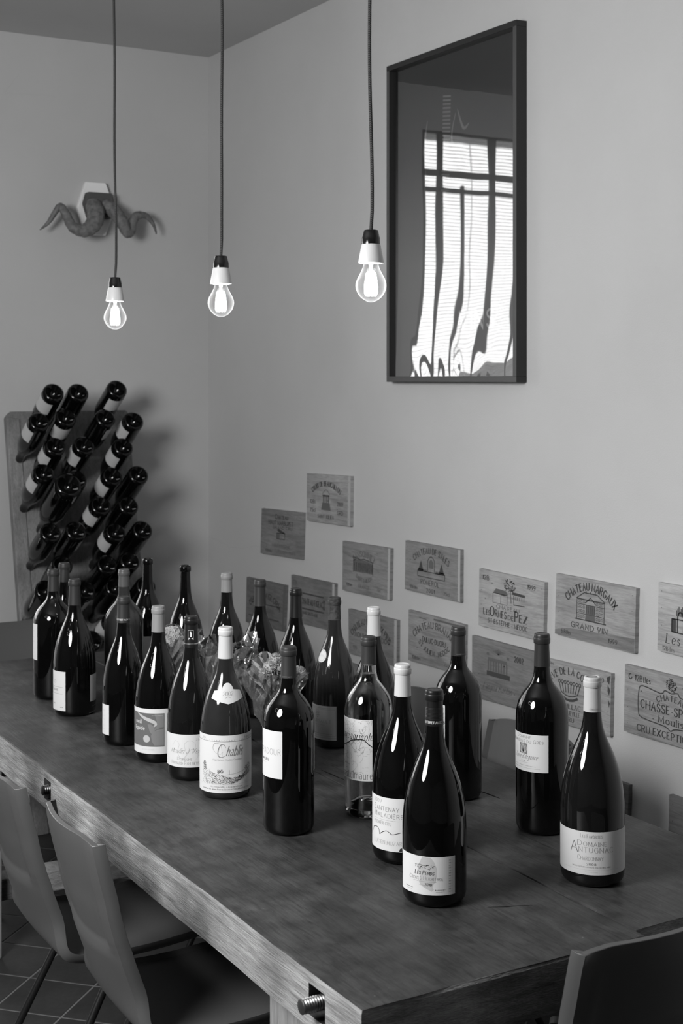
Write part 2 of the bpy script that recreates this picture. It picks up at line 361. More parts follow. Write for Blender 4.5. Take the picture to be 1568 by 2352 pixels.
# hairline cracks in the plaster
m = MB()
mfE = lambda a, b: (a, YE-.0006, b); mfR = lambda a, b: (XW-.0006, a, b)
def wob(a, b, n, s): return [(a[0]+(b[0]-a[0])*i/n+random.uniform(-s, s), a[1]+(b[1]-a[1])*i/n+random.uniform(-s, s)) for i in range(n+1)]
CR = mat('plaster_crack', .48, .9, .1)
line(m, wob((5.19, .975), (4.98, .95), 8, .004), .0016, mfR, 0); line(m, wob((4.98, .95), (4.72, .985), 9, .004), .0016, mfR, 0)
line(m, wob((1.55, 2.70), (1.74, 2.71), 9, .003), .0009, mfE, 0); line(m, wob((1.55, 2.70), (1.61, 2.78), 6, .003), .0009, mfE, 0)
struct(m.build('wall_crack_1', CR))
# window in the end wall (seen only as a reflection) and what lies outside
WF = mat('window_frame_paint', .10, .5, .4)
win = empty('window_1', (0, YE+.014, 0)); struct(win)
m = MB(); T = .012
m.box((WX0, -T, WZ0), (WX0+.05, T, WZ1)); m.box((WX1-.02, -T, WZ0), (WX1, T, WZ1)); m.box((WX0, -T, WZ0), (WX1, T, WZ0+.06)); m.box((WX0, -T, WZ1-.01), (WX1, T, WZ1))
for x, w in ((1.215, .022), (.92, .032), (.61, .026), (.30, .026), (.0, .026)): m.box((x-w/2, -T, WZ0), (x+w/2, T, WZ1))
for x in (1.086, .765, .455, .15): m.box((x-.006, -T, WZ0), (x+.006, T, 2.50))
m.box((WX0, -T, 2.535), (WX1, T, 2.562)); m.box((WX0, -T, 2.465), (WX1, T, 2.483))
m.build('window_frame', WF, win)
def pane_fn(nt, b):
    tr = nt.nodes.new('ShaderNodeBsdfTransparent'); gl = nt.nodes.new('ShaderNodeBsdfGlossy'); gl.inputs['Roughness'].default_value = 0
    fr = nt.nodes.new('ShaderNodeFresnel'); fr.inputs[0].default_value = 1.45; mx = nt.nodes.new('ShaderNodeMixShader')
    nt.links.new(fr.outputs[0], mx.inputs[0]); nt.links.new(tr.outputs[0], mx.inputs[1]); nt.links.new(gl.outputs[0], mx.inputs[2])
    nt.links.new(mx.outputs[0], nt.nodes['Material Output'].inputs[0])
PANE = mat('thin_glass', fn=pane_fn)
m = MB(); m.box((WX0, .0, WZ0), (WX1, .004, WZ1)); m.build('pane', PANE, win)
bl = MB(); BLM = mat('blind_slat', .8, .6, .3)
for i in range(120): z = WZ1-.02-i*.0165; bl.box((WX0+.01, .045, z-.0007), (WX1-.01, .052, z+.0007))
for x in (.42, 1.0, 1.27): bl.box((x-.001, .051, WZ1-1.6), (x+.001, .053, WZ1))
o = bl.build('blind', BLM, win); o['kind'] = 'stuff'
GR = mat('outdoor_ground', .16, .9, .1, fn=wood(.08, .26, (1, 1, 1), 1.2, .1, .3)); BARK = mat('bark', .05, .9, .1)
m = MB(); n = 24
m.add([(-22+44*i/n, 6.2+34*j/n, -.3+2.6*max(0, (j-4)/n)**1.2+.35*noise.noise(Vector((i*.35, j*.4, 3)))) for j in range(n+1) for i in range(n+1)],
      [(j*(n+1)+i, j*(n+1)+i+1, (j+1)*(n+1)+i+1, (j+1)*(n+1)+i) for j in range(n) for i in range(n)])
o = m.build('garden_slope', GR, None, smooth=True); struct(o)
def tree(x, y, h, seed, label):
    r = random.Random(seed); mb = MB()
    def br(p, d, l, rad, lev):
        q = p+d*l; mid = p+d*l*.5+Vector((r.uniform(-1, 1), r.uniform(-1, 1), r.uniform(-1, 1)))*l*.06
        mb.tube([p, mid, q], [rad, rad*.85, rad*.65], 5)
        if lev == 0: return
        for k in range(3 if lev > 1 else 4):
            nd = (d+Vector((r.uniform(-1, 1), r.uniform(-1, 1), r.uniform(-.3, .8)))*.75).normalized(); br(q, nd, l*r.uniform(.6, .85), rad*.6, lev-1)
    br(Vector((0, 0, -.4)), Vector((0, 0, 1)), h*.32, .07*h/5, 4)
    o = mb.build('tree', BARK); o.location = (x, y, .2); tag(o, label, 'tree'); return o
tree(-.6, 11.5, 5.5, 1, 'bare garden tree outside the window, nearest to the house')
tree(-3.2, 16, 6.5, 2, 'bare garden tree outside the window, far up the slope')

# ---------------------------------------------------------------- table
tab = empty('dining_table', (1.45, 2.94, 0)); tag(tab, 'long heavy dark-topped wooden dining table carrying all the standing bottles', 'table')
def L(p): return (p[0]-1.45, p[1]-2.94, p[2])
def tboard(xa, xb, ya, yb, seed, th=.082, notches=(), inner=1):
    r = random.Random(seed); m = MB(); nx, ny = 10, 60
    # cross-section loop with worn arrises, swept along y
    cs = [(xa, .75-th), (xa, .75-.05), (xa, .75-.006), (xa+.0015, .7495), (xa+.006, .75)]+[(xa+(xb-xa)*i/nx, .75) for i in range(1, nx)]+[(xb-.004, .75), (xb-.0006, .7492), (xb, .745), (xb, .75-th)]
    k = len(cs); vs = []; fs = []; mi = []
    for j in range(ny+1):
        y = ya+(yb-ya)*j/ny
        for i, (x, z) in enumerate(cs):
            nn = noise.noise(Vector((x*3, y*4.0, seed)))*.003+noise.noise(Vector((x*9, y*17.0, seed)))*.0012
            dx = (nn if x-xa < .01 else (-nn if xb-x < .01 else 0)); dy = 0
            if j in (0, ny): dy = noise.noise(Vector((x*9, seed, z*9)))*.004
            vs.append(L((x+dx, y+dy, z)))
    for j in range(ny):
        for i in range(k-1): fs.append((j*k+i, (j+1)*k+i, (j+1)*k+i+1, j*k+i+1)); mi.append(0 if 3 <= i <= k-4 or (i > k-4 and inner > 0) or (i < 3 and inner < 0) else 1)
        fs.append((j*k+k-1, (j+1)*k+k-1, (j+1)*k, j*k)); mi.append(1)
    fs.append(tuple(range(k))); fs.append(tuple(ny*k+i for i in range(k))[::-1]); mi += [1, 1]
    m.add(vs, fs); m.m = mi; o = m.build('table_board', [TOPW, SIDEW], tab)
    if notches:
        for ny_ in notches:
            c = MB(); c.box(L((xa-.02, ny_-.024, .688)), L((xa+.035, ny_+.024, .734)))
            cu = c.build('cutter', SEAM); md = o.modifiers.new('b', 'BOOLEAN'); md.operation = 'DIFFERENCE'; md.object = cu; md.solver = 'EXACT'
            bpy.context.view_layer.update(); cu.matrix_world = tab.matrix_world.copy() if False else Matrix.Translation((1.45, 2.94, 0))
            bpy.context.view_layer.update(); dg = bpy.context.evaluated_depsgraph_get()
            me = bpy.data.meshes.new_from_object(o.evaluated_get(dg)); o.modifiers.clear(); o.data = me
            bpy.data.objects.remove(cu)
    return o
tboard(.988, 1.5045, 1.645, 4.235, 3, notches=(1.767, 2.985))
tboard(1.5058, 1.895, 1.668, 4.225, 8, inner=-1)
for y in (1.767, 2.985):
    m = MB(); prof = [(0, .0005), (0, .0095), (.001, .011)]
    for i in range(10): z = .002+i*.0042; prof += [(z, .0112), (z+.0021, .0098)]
    prof += [(.05, .0112)]
    m.lathe(prof, 20, M=Matrix.Translation(L((.962 if y < 2 else .976, y+.002, .712))) @ Matrix.Rotation(pi/2, 4, 'Y')); m.build('threaded_rod', METAL if y < 2 else mat('dark_steel', .08, .4, .5, metal=1), tab, smooth=True)
for ya in (1.86, 3.84):
    for xa in (1.04, 1.74):
        m = MB(); m.box(L((xa, ya, .0)), L((xa+.10, ya+.16, .668))); m.build('leg', LEGW, tab, bevel=.004)
    if ya < 3: continue
    m = MB(); m.box(L((1.14, ya+.04, .145)), L((1.74, ya+.12, .205))); m.build('stretcher', SIDEW, tab, bevel=.003)
m = MB()
for ya, yb, x in ((2.60, 2.70, 1.525), (2.33, 2.395, 1.737)):
    pts = wob((x, ya), (x-.004, yb), 8, .0012); stroke(m, pts, .004, lambda a, b: L((a, b, .7504)), 0, taper=True)
stroke(m, wob((1.36, 1.86), (1.43, 1.83), 7, .0015), .002, lambda a, b: L((a, b, .7504)), 0, taper=True)
o = m.build('surface_crack', SEAM, tab); o['kind'] = 'stuff'

# ---------------------------------------------------------------- shell chairs
def chair_shell():
    """local: origin on floor under the back, +x forward"""
    prof = [(0, .805), (.004, .775), (.016, .72), (.024, .69), (.030, .66), (.038, .63), (.0435, .61), (.0465, .602), (.049, .594), (.052, .586), (.056, .572), (.062, .555), (.078, .51), (.092, .475), (.106, .452), (.128, .436), (.16, .428), (.22, .424), (.30, .424), (.38, .430), (.44, .436), (.475, .436), (.49, .428)]
    prof = catmull(prof, 2)
    m = MB(); VS = [-1, -.975, -.955, -.93, -.88, -.80, -.74, -.68, -.58, -.42, -.2, 0, .2, .42, .58, .68, .74, .80, .88, .93, .955, .975, 1]; nu = len(VS)-1; th = .010; outer = []; n = len(prof)
    for side in (0, 1):
        for j, (x, z) in enumerate(prof):
            a = prof[max(0, j-1)]; b = prof[min(n-1, j+1)]; t = Vector((b[0]-a[0], b[1]-a[1])).normalized(); nn = Vector((-t.y, t.x))  # towards the sitter
            back = max(0, min(1, (z-.44)/.06)); w = .156+.020*(1-back)
            if j < 4: w -= (.010, .0045, .0015, .0004)[j]
            for i in range(nu+1):
                v = VS[i]; av = abs(v)
                wing = .024*av*av*back+.011*max(0, (av-.955)/.045)
                crease = max(0, min(1, (.80-av)/.10))*back*(.008*max(0, min(1, (z-.582)/.022))*(1-max(0, min(1, (z-.62)/.17))*.8))
                d = wing+crease+(th if side else 0)
                top = -.012*av**6 if j == 0 else 0
                m.v.append((x+nn.x*d, v*w, z+nn.y*d+top))
    o2 = n*(nu+1)
    for j in range(n-1):
        for i in range(nu):
            a = j*(nu+1)+i; m.f.append((a, a+1, a+nu+2, a+nu+1)); m.f.append((a+o2, a+nu+1+o2, a+nu+2+o2, a+1+o2))
    for j in range(n-1):
        for i in (0, nu): a = j*(nu+1)+i; m.f.append((a, a+nu+1, a+nu+1+o2, a+o2))
    for j in (0, n-1):
        for i in range(nu): a = j*(nu+1)+i; m.f.append((a, a+1, a+1+o2, a+o2))
    m.m = [0]*len(m.f); return m
def make_chair():
    root = empty('shell_chair', (0, 0, 0))
    s = chair_shell().build('seat_shell', PLASTIC, root, smooth=True); b = s.modifiers.new('bevel', 'BEVEL'); b.width = .003; b.segments = 2; b.limit_method = 'ANGLE'; b.angle_limit = radians(50)
    for sy in (1, -1):
        m = MB(); m.tube([(.24, sy*.145, .417), (.03, sy*.17, .010)], .0085, 12); lg1 = m.build('leg', TUBE, root, smooth=True)
        m = MB(); m.tube([(.26, sy*.145, .417), (.46, sy*.17, .010)], .0085, 12); lg2 = m.build('leg', TUBE, root, smooth=True)
        for x, lg in ((.03, lg1), (.46, lg2)):
            m = MB(); m.lathe([(0, .011), (.012, .011), (.014, .009)], 14); o = m.build('foot_cap', TUBE, lg); o.location = (x, sy*.17, 0)
    m = MB(); m.tube([(.25, -.15, .414), (.25, .15, .414)], .009, 10); m.tube([(.15, -.10, .417), (.36, -.10, .417)], .007, 10); m.tube([(.15, .10, .417), (.36, .10, .417)], .007, 10); m.build('seat_frame', TUBE, root, smooth=True)
    return root
def copy_tree(o, parent=None):
    c = o.copy(); COL.objects.link(c)
    if parent: c.parent = parent
    for ch in list(o.children): copy_tree(ch, c)
    return c
chairs = [(.838, 2.486, -.04, 'grey shell chair on the near side, its back hiding the bolt in the table edge'),
 (.820, 2.890, -.02, 'grey shell chair cut by the left edge of the photo, near table side'),
 (1.446, 1.520, pi/2, 'shell chair at the near head of the table, dark back with a paler rim'),
 (2.045, 2.575, pi, 'grey shell chair against the wall side, seen between the two front right bottles'),
 (2.045, 2.985, pi, 'grey shell chair on the wall side behind the front white-capped bottle'),
 (2.045, 3.42, pi, 'grey shell chair on the wall side, farthest, almost hidden by the back row'),
 (1.385, 4.60, -pi/2, 'grey shell chair at the far head of the table in front of the bottle rack')]
cp = make_chair()
for i, (x, y, a, lab) in enumerate(chairs):
    c = cp if i == 0 else copy_tree(cp)
    c.location = (x, y, 0); c.rotation_euler = (0, 0, a); tag(c, lab, 'chair', 'shell chairs around the table')

# ---------------------------------------------------------------- bottles
BURG = [(0, .030), (.001, .044), (.004, .0492), (.010, .0528), (.018, .054), (.125, .054), (.14, .0533), (.152, .0523), (.164, .0508), (.176, .0487), (.188, .0459), (.20, .0425), (.212, .0383), (.224, .0333), (.236, .0281), (.247, .0234), (.257, .0200), (.267, .0178), (.278, .0161), (.29, .0152), (.315, .0142), (.333, .0137)]
BORD = [(0, .030), (.001, .042), (.004, .047), (.010, .0495), (.018, .0503), (.198, .0505), (.208, .0502), (.217, .0492), (.225, .0472), (.233, .0440), (.241, .0396), (.248, .0345), (.2545, .0290), (.26, .0240), (.2655, .0203), (.272, .0178), (.28, .0161), (.29, .0153), (.315, .0142), (.333, .0137)]
def rat(prof, z):
    for (a, r), (b, s) in zip(prof, prof[1:]):
        if a <= z <= b: return r+(s-r)*(z-a)/(b-a+1e-9)
    return prof[-1][1]
def refine(p):
    out = []
    for i in range(len(p)-1):
        a = p[i-1] if i else p[0]; b = p[i]; c = p[i+1]; d = p[i+2] if i+2 < len(p) else c
        big = (c[0]-b[0]) > .03
        for t in ((0,) if big else (0, .5)):
            if t == 0: out.append(b)
            else: out.append(((b[0]+c[0])/2, (9*(b[1]+c[1])-a[1]-d[1])/16 if i > 3 else (b[1]+c[1])/2))
    out.append(p[-1]); return out
def make_bottle(kind, x, y, dia, h, glass, cap=None, cap0=.291, name='wine_bottle', cork=False, ring=False):
    base = BURG if kind == 'u' else BORD; R0 = .054 if kind == 'u' else .0504; sr = dia/2/R0; sz = h/.350
    def sc(z, r): return (z*sz, r*(sr if r > .02 else 1+(sr-1)*max(0, (r-.0155)/.0045)))
    prof = [sc(z, r) for z, r in refine(base)]
    root = empty(name, (x, y, .75))
    if glass is G_CLEAR:
        m = MB(); m.lathe([(.03, .001), (.026, .012), (.012, .026), (.002, .036)]+prof[1:]+[(.3335*sz, .0145), (.345*sz, .0145), (.346*sz, .010)]+
              [(z, max(.009, r-.0033)) for z, r in prof[::-1] if z > .02]+[(.016, .036), (.026, .028), (.038, .014), (.040, .001)], 64)
        m.build('glass', glass, root, smooth=True)
        m = MB(); m.lathe([(.0405, .001), (.0385, .0135), (.0265, .0275), (.0165, .0355)]+[(z, max(.009, r-.0038)) for z, r in prof if .02 < z < .277*sz]+[(.2775*sz, .0128), (.277*sz, .0005)], 64)
        m.build('wine', LIQ, root, smooth=True)
    else:
        m = MB(); m.lathe([(.02, .001), (.016, .016), (.004, .030)]+prof[0:]+([] if cap else [(.3335*sz, .0155), (.336*sz, .0162), (.344*sz, .0162), (.348*sz, .0150), (.350*sz, .0125), (.346*sz, .0100)]), 64)
        m.build('glass', glass, root, smooth=True)
        if not cap:
            m = MB(); m.lathe([(.33*sz, .0100), (.3475*sz, .0100)], 20); m.build('cork', mat('cork', .35, .8, .2), root)
    if cap:
        m = MB(); e = .0005; c0 = cap0*sz; ps = [(c0, rat(prof, c0)+e)]
        for z in (.300, .310, .322): ps.append((z*sz, rat(prof, z*sz)+e))
        ps += [(.3322*sz, .0143), (.3327*sz, .0155), (.3336*sz, .0160), (.3418*sz, .0161), (.3428*sz, .0158), (.3434*sz, .0152), (.3472*sz, .0150), (.3490*sz, .0145), (.350*sz, .0132), (.3500*sz, .0112), (.3494*sz, .0106), (.3492*sz, .0001)]
        if ring: ps = [q for q in ps]
        ps = [q for q in ps if q[0] >= c0]
        ps = [ps[0]]+[q for q in ps[1:] if q[0] > ps[0][0]]
        m.lathe([(ps[0][0], ps[0][1]-.0004)]+ps, 48); m.build('capsule', cap, root, smooth=True)
    return root, prof
def cyl_map(prof, th0, off=.0004):
    def f(u, v):
        r = rat(prof, v)+off; rr = prof[len(prof)//3][1] if v < .2 else r
        a = th0+u/rr; return (r*cos(a), r*sin(a), v)
    return f
def add_label(root, prof, dc, a0, a1, z0, z1, draw=None, paper=PAPER, name='label', inks=(INK, INKG, INKL), tc=None, notch=None):
    """angles in degrees to the right of the line towards the camera; dc = camera azimuth; tc = angle of text centre"""
    m = MB(); n = max(8, int((a1-a0)/2.5)); R = rat(prof, (z0+z1)/2); nz = 3
    f = lambda a, z, off=.0003: ((rat(prof, z)+off)*cos(dc+radians(a)), (rat(prof, z)+off)*sin(dc+radians(a)), z)
    vs = [f(a0+(a1-a0)*i/n, z0+(z1-z0)*j/nz) for j in range(nz+1) for i in range(n+1)]
    fs = [(j*(n+1)+i, j*(n+1)+i+1, (j+1)*(n+1)+i+1, (j+1)*(n+1)+i) for j in range(nz) for i in range(n)]
    m.add(vs, fs, 0)
    if draw:
        t = a0+(a1-a0)/2 if tc is None else tc
        mp = lambda u, v: f(t+math.degrees(u/R), max(z0, min(z1, v)), .00055)
        def clip(u, v):
            a = t+math.degrees(u/R); a = max(a0+.5, min(a1-.5, a)); return f(a, max(z0+.0004, min(z1-.0004, v)), .00043)
        CURVED[0] = True; draw(m, clip, z0, z1, R); CURVED[0] = False
    return m.build(name, [paper]+list(inks), root, smooth=True)
TXT = dict(pen=.085, contrast=.55)
def up(f, k=.00010):
    def g(u, v):
        p = f(u, v); r = sqrt(p[0]**2+p[1]**2); return (p[0]*(1+k/r), p[1]*(1+k/r), p[2])
    return g
def d_antug(m, f, z0, z1, R):
    h = z1-z0
    text(m, 'Les Favorites', .0058, f, 2, 0, z0+h*.862, smallcaps=True, pen=.09, fit=.037)
    text(m, 'A', .0185, f, 1, -.0305, z0+h*.505, pen=.055, serif=False, fit=.0135); text(m, 'Domaine', .0092, f, 2, .001, z0+h*.668, smallcaps=True, pen=.075, fit=.050)
    text(m, 'NTUGNAC', .0086, f, 2, .0085, z0+h*.520, pen=.085, fit=.060)
    text(m, 'Chardonnay', .0084, f, 2, -.002, z0+h*.335, smallcaps=True, pen=.06, serif=False, fit=.044)
    text(m, '2008', .0036, f, 1, 0, z0+h*.225, pen=.17, fit=.016)
    text(m, "VIN DE PAYS DE LA HAUTE VALLÉE DE L'AUDE", .0021, f, 2, 0, z0+h*.165, pen=.17, serif=False, fit=.068)
    greek(m, 0, z0+h*.115, .10, .0012, f, 3); greek(m, 0, z0+h*.065, .022, .0012, f, 3)
def d_pends(m, f, z0, z1, R):
    h = z1-z0
    fill(m, [(u, z0+h*v) for u, v in ((-.004, .985), (-.010, .78), (-.013, .6), (-.006, .45), (-.010, .3), (-.002, .2), (.006, .14), (.012, .1), (.016, .13), (.013, .22), (.019, .4), (.020, .7), (.015, .9), (.010, .985))], f, 3)
    f2 = up(f); r = random.Random(5)
    for k in range(46):
        u = r.uniform(-.015, .014); v = z0+h*.73+r.uniform(-.0032, .0032); stroke(m, [(u, v), (u+r.uniform(-.004, .004), v+r.uniform(-.002, .002))], .0006, f2, 1)
    text(m, 'Les Pends', .0066, f2, 1, -.001, z0+h*.525, smallcaps=True, pen=.14, slant=.2, fit=.0325)
    text(m, 'Crozes-Hermitage', .0060, f2, 2, .001, z0+h*.385, smallcaps=True, pen=.09, fit=.059)
    greek(m, 0, z0+h*.345, .040, .001, f2, 2); text(m, '2010', .0045, f2, 1, .006, z0+h*.235, pen=.2, slant=.25, fit=.0115)
    greek(m, -.005, z0+h*.25, .009, .001, f2, 2)
    for u in (-.030, .026): greek(m, u, z0+h*.14, .017, .0015, f2, 1); greek(m, u, z0+h*.09, .014, .0009, f2, 2)
    for i in range(13):
        for du in (0, .0022, .0050): greek(m, .0415+du, z0+h*(.09+.068*i), .0012, .0022, f2, 2)
def d_gres(m, f, z0, z1, R):
    h = z1-z0
    text(m, 'Domaine', .0062, f, 2, .0, z0+h*.885, smallcaps=True, pen=.11, fit=.034)
    text(m, 'Mourgues du Gres', .0068, f, 2, .002, z0+h*.765, smallcaps=True, pen=.12, fit=.078)
    v0, s = z0+h*.605, .0098
    fill(m, [(-s, v0-s), (s, v0-s), (s, v0+s), (-s, v0+s)], f, 2); f2 = up(f)
    fill(m, [(-s*.62, v0-s*.8), (s*.62, v0-s*.8), (s*.62, v0+s*.2), (s*.4, v0+s*.6), (0, v0+s*.72), (-s*.4, v0+s*.6), (-s*.62, v0+s*.2)], f2, 3, 6, 4); f3 = up(f2)
    for i in range(9): a = -1.1+i*.275; stroke(m, [(0, v0-s*.75), (sin(a)*s*.6, v0-s*.75+cos(a)*s*1.3)], .0005, f3, 1)
    for k in range(28): a = k*2*pi/28; stroke(m, [(cos(a)*s*.85, v0+sin(a)*s*.86), (cos(a+.12)*s*.85, v0+sin(a+.12)*s*.86)], .0010, f2, 0)
    text(m, "Terre d'Argence", .0088, f, 1, .002, z0+h*.335, slant=.45, pen=.06, serif=False, fit=.055)
    greek(m, 0, z0+h*.275, .010, .0018, f, 2); greek(m, 0, z0+h*.235, .026, .0009, f, 2); greek(m, 0, z0+h*.15, .055, .0014, f, 2); greek(m, 0, z0+h*.09, .07, .001, f, 2)
def d_sant(m, f, z0, z1, R):
    h = z1-z0; u = -.0255
    kw = dict(align='l', pen=.085, serif=False, contrast=.25)
    text(m, '2009', .0058, f, 2, u, z0+h*.89, fit=.0205, **kw); text(m, 'Santenay', .0098, f, 2, u, z0+h*.745, smallcaps=True, fit=.0550, **kw); text(m, 'Maladière', .0098, f, 2, u, z0+h*.62, smallcaps=True, fit=.0625, **kw)
    greek(m, u+.028, z0+h*.575, .054, .0008, f, 2); text(m, 'PREMIER CRU', .0058, f, 2, u, z0+h*.48, fit=.041, **kw)
    pts = catmull([(-.033, .29), (-.029, .375), (-.019, .405), (-.012, .375), (-.0095, .285)], 5)
    stroke(m, [(a, z0+h*b) for a, b in pts], .0011, f, 1); pts = catmull([(-.0095, .285), (-.002, .34), (.006, .375), (.012, .35), (.017, .32), (.024, .335), (.034, .37)], 5)
    stroke(m, [(a, z0+h*b) for a, b in pts], .0011, f, 1)
    text(m, 'LUCIEN MUZARD', .0068, f, 2, u, z0+h*.115, align='l', pen=.07, fit=.067)
    fill(m, [(.030, z0+.001), (.036, z0+.001), (.036, z0+.008), (.032, z0+.0065)], f, 1, 4, 3)
    for k in range(26): stroke(m, [(-.0375, z0+h*(.08+.034*k)), (-.0375, z0+h*(.095+.034*k))], .0005, f, 2)
def d_map(m, f, z0, z1, R, words=True):
    h = z1-z0; r = random.Random(11)
    for k in range(46):
        u, v = r.uniform(-.052, .052), r.uniform(.12, .98); a = r.uniform(0, 6.3); pts = []
        for i in range(10): pts.append((u, z0+h*v)); a += r.uniform(-.8, .8); u += cos(a)*.0034; v += sin(a)*.0034/h; v = min(.985, max(.13, v))
        stroke(m, pts, .0003 if k % 5 else .0006, f, 2)
    for k in range(60): u, v = r.uniform(-.05, .048), z0+h*r.uniform(.14, .97); greek(m, u, v, r.uniform(.003, .008), .0009, f, 2, rnd=r)
    for k in range(12): u, v = r.uniform(-.05, .05), z0+h*r.uniform(.2, .95); ribbon_rect(m, u-.001, v-.001, u+.001, v+.001, .0004, f, 1)
    f2 = up(f)
    stroke(m, [(a, z0+h*b) for a, b in ((-.035, .38), (-.030, .44), (-.026, .535), (-.020, .545), (-.013, .54), (-.011, .575), (-.003, .60), (.004, .645), (.016, .665), (.028, .68), (.034, .665), (.042, .60), (.050, .555))], .0019, f2, 1)
    if words: text(m, 'caveagricole', .0150, f2, 1, .0495, z0+h*.665, pen=.08, slant=.25, align='r', contrast=.75, fit=.080)
    text(m, 'castelmaure', .0150, f2, 2, .0495, z0+h*.03, pen=.10, align='r', contrast=.75, fit=.076)
def d_dour(m, f, z0, z1, R):
    h = z1-z0; text(m, 'POMPADOUR', .0108, f, 2, .0385, z0+h*.50, align='r', pen=.05, serif=False, contrast=0, fit=.077)
    text(m, 'CASTELMAURE', .0048, f, 1, .0115, z0+h*.355, align='r', pen=.16, serif=False, fit=.052); greek(m, -.012, z0+h*.31, .03, .0007, f, 2); greek(m, -.02, z0+h*.24, .02, .0006, f, 2)
def d_chab(m, f, z0, z1, R):
    h = z1-z0
    stroke(m, [(-.088, z0+h*.895), (.088, z0+h*.895)], .0005, f, 1); text(m, 'Produit de France', .0030, f, 2, .058, z0+h*.93, pen=.13, serif=False, fit=.034); text(m, '1.5 L', .0034, f, 2, -.052, z0+h*.93, pen=.1, serif=False)
    text(m, 'hablis', .0205, f, 2, .0165, z0+h*.645, slant=.30, pen=.085, contrast=.75, serif=False, fit=.034)
    for pts, w in (([(-.0015, .79), (-.0055, .845), (-.0115, .835), (-.0165, .76), (-.0175, .67), (-.0135, .625), (-.007, .63), (-.002, .655)], .0018), ([(-.0065, .72), (-.013, .675), (-.022, .70), (-.0285, .77), (-.026, .85), (-.017, .865), (-.0105, .81), (-.009, .70), (-.007, .60)], .0005)):
        stroke(m, catmull([(a, z0+h*b) for a, b in pts], 4), w, f, 2, taper=True)
    text(m, 'Appellation Chablis Contrôlée', .0034, f, 2, .002, z0+h*.565, pen=.10, serif=False, fit=.064)
    r = random.Random(3)
    for k in range(1500):
        u = r.uniform(-.056, .060); t = (u+.056)/.116; kp = [.52, .43, .37, .33, .32, .29, .26, .27, .30, .37, .43]; i0 = min(9, int(t*10)); top = kp[i0]+(kp[i0+1]-kp[i0])*(t*10-i0)
        lo = .155+.15*max(0, (t-.60)/.40); v = lo+(top-lo)*r.random()
        a = r.uniform(0, 6.3); l = r.uniform(.0004, .0015); stroke(m, [(u, z0+h*v), (u+cos(a)*l, z0+h*v+sin(a)*l)], r.uniform(.0003, .0008), f, 1)
    for u, v, s in ((-.051, .50, .0035), (-.050, .44, .0045), (-.0165, .37, .003), (-.010, .375, .003), (.028, .27, .002), (.054, .43, .0055), (.046, .40, .004)):
        for k in range(46): a = r.uniform(0, 6.3); q = s*r.random()**.5; stroke(m, [(u+cos(a)*q, z0+h*v+sin(a)*q*1.3), (u+cos(a)*q+.0008, z0+h*v+sin(a)*q*1.3+.0006)], .0007, f, 1)
    stroke(m, [(.006, z0+h*.32), (.006, z0+h*.40)], .0009, f, 2); stroke(m, catmull([(-.006, z0+h*.32), (.02, z0+h*.335), (.050, z0+h*.39)], 5), .0005, f, 2)
    stroke(m, [(-.088, z0+h*.145), (.088, z0+h*.145)], .0003, f, 3)
    text(m, 'Mis en bouteilles à la propriété par', .0034, f, 2, .0, z0+h*.095, pen=.11, serif=False, fit=.070); text(m, 'Corinne et Jean-Pierre Grossot, Viticulteurs à Fleys', .0032, f, 1, .0, z0+h*.052, pen=.12, serif=False, fit=.112)
def d_rott(m, f, z0, z1, R):
    h = z1-z0
    for pts in (((-.03, .6), (-.022, .8), (-.012, .7), (-.016, .45), (-.006, .25), (.004, .4), (.0, .7), (.012, .82), (.024, .7), (.02, .45)), ((.0, .2), (.01, .5), (.022, .55), (.03, .35), (.022, .2))):
        stroke(m, catmull([(a, z0+h*b) for a, b in pts], 5), .0008, f, 3, taper=True)
    f2 = up(f)
    text(m, 'Moulin à Vent', .0108, f2, 2, .002, z0+h*.43, slant=.5, pen=.055, serif=False, contrast=.6, fit=.074)
    text(m, '2009', .0042, f, 2, .034, z0+h*.82, pen=.10, fit=.018)
    text(m, 'Domaine', .0066, f2, 2, .0, z0+h*.215, smallcaps=True, pen=.075, fit=.033); text(m, 'Richard Rottiers', .0070, f2, 2, .0, z0+h*.085, smallcaps=True, pen=.075, fit=.065)
def d_photo(m, f, z0, z1, R):
    h = z1-z0; a, b, c, d = -.062, .0345, z0+h*.165, z0+h*.90
    fill(m, [(a, c), (b, c), (b, d), (a, d)], f, 2, 2, 20)
    f2 = up(f); f3 = up(f, .0002)
    ribbon_rect(m, a, c, b, d, .0007, f2, 1)
    for pts in (((.012, .89), (.0335, .89), (.0335, .58), (.020, .57), (.012, .52), (.016, .66), (.017, .74)), ((.004, .42), (.012, .50), (.020, .56), (.0335, .565), (.0335, .19), (.012, .19), (.006, .28)), ((-.004, .66), (.004, .66), (.012, .60), (.013, .50), (.006, .44), (.001, .50)),):
        fill(m, [(u, z0+h*v) for u, v in pts], f2, 1, 14, 6)
    stroke(m, catmull([(u, z0+h*v) for u, v in ((-.032, .885), (-.014, .80), (.002, .745), (.011, .71), (.015, .66), (.011, .61))], 6), .0080, f3, 3, taper=True)
    fill(m, [(-.007+.0085*cos(t*pi/8), z0+h*.33+.0085*sin(t*pi/8)) for t in range(16)], f2, 3, 12, 6)
    text(m, 'oeil', .0095, f3, 4, -.0215, z0+h*.66, pen=.15, serif=False, align='r', fit=.018); text(m, 'liquide', .0088, f3, 4, -.0120, z0+h*.52, pen=.14, serif=False, align='r', fit=.030)
    greek(m, .018, z0+h*.855, .024, .001, f3, 4); text(m, 'VIN DE PAYS 2009', .0026, f, 3, -.004, z0+h*.08, pen=.1, serif=False, fit=.03)
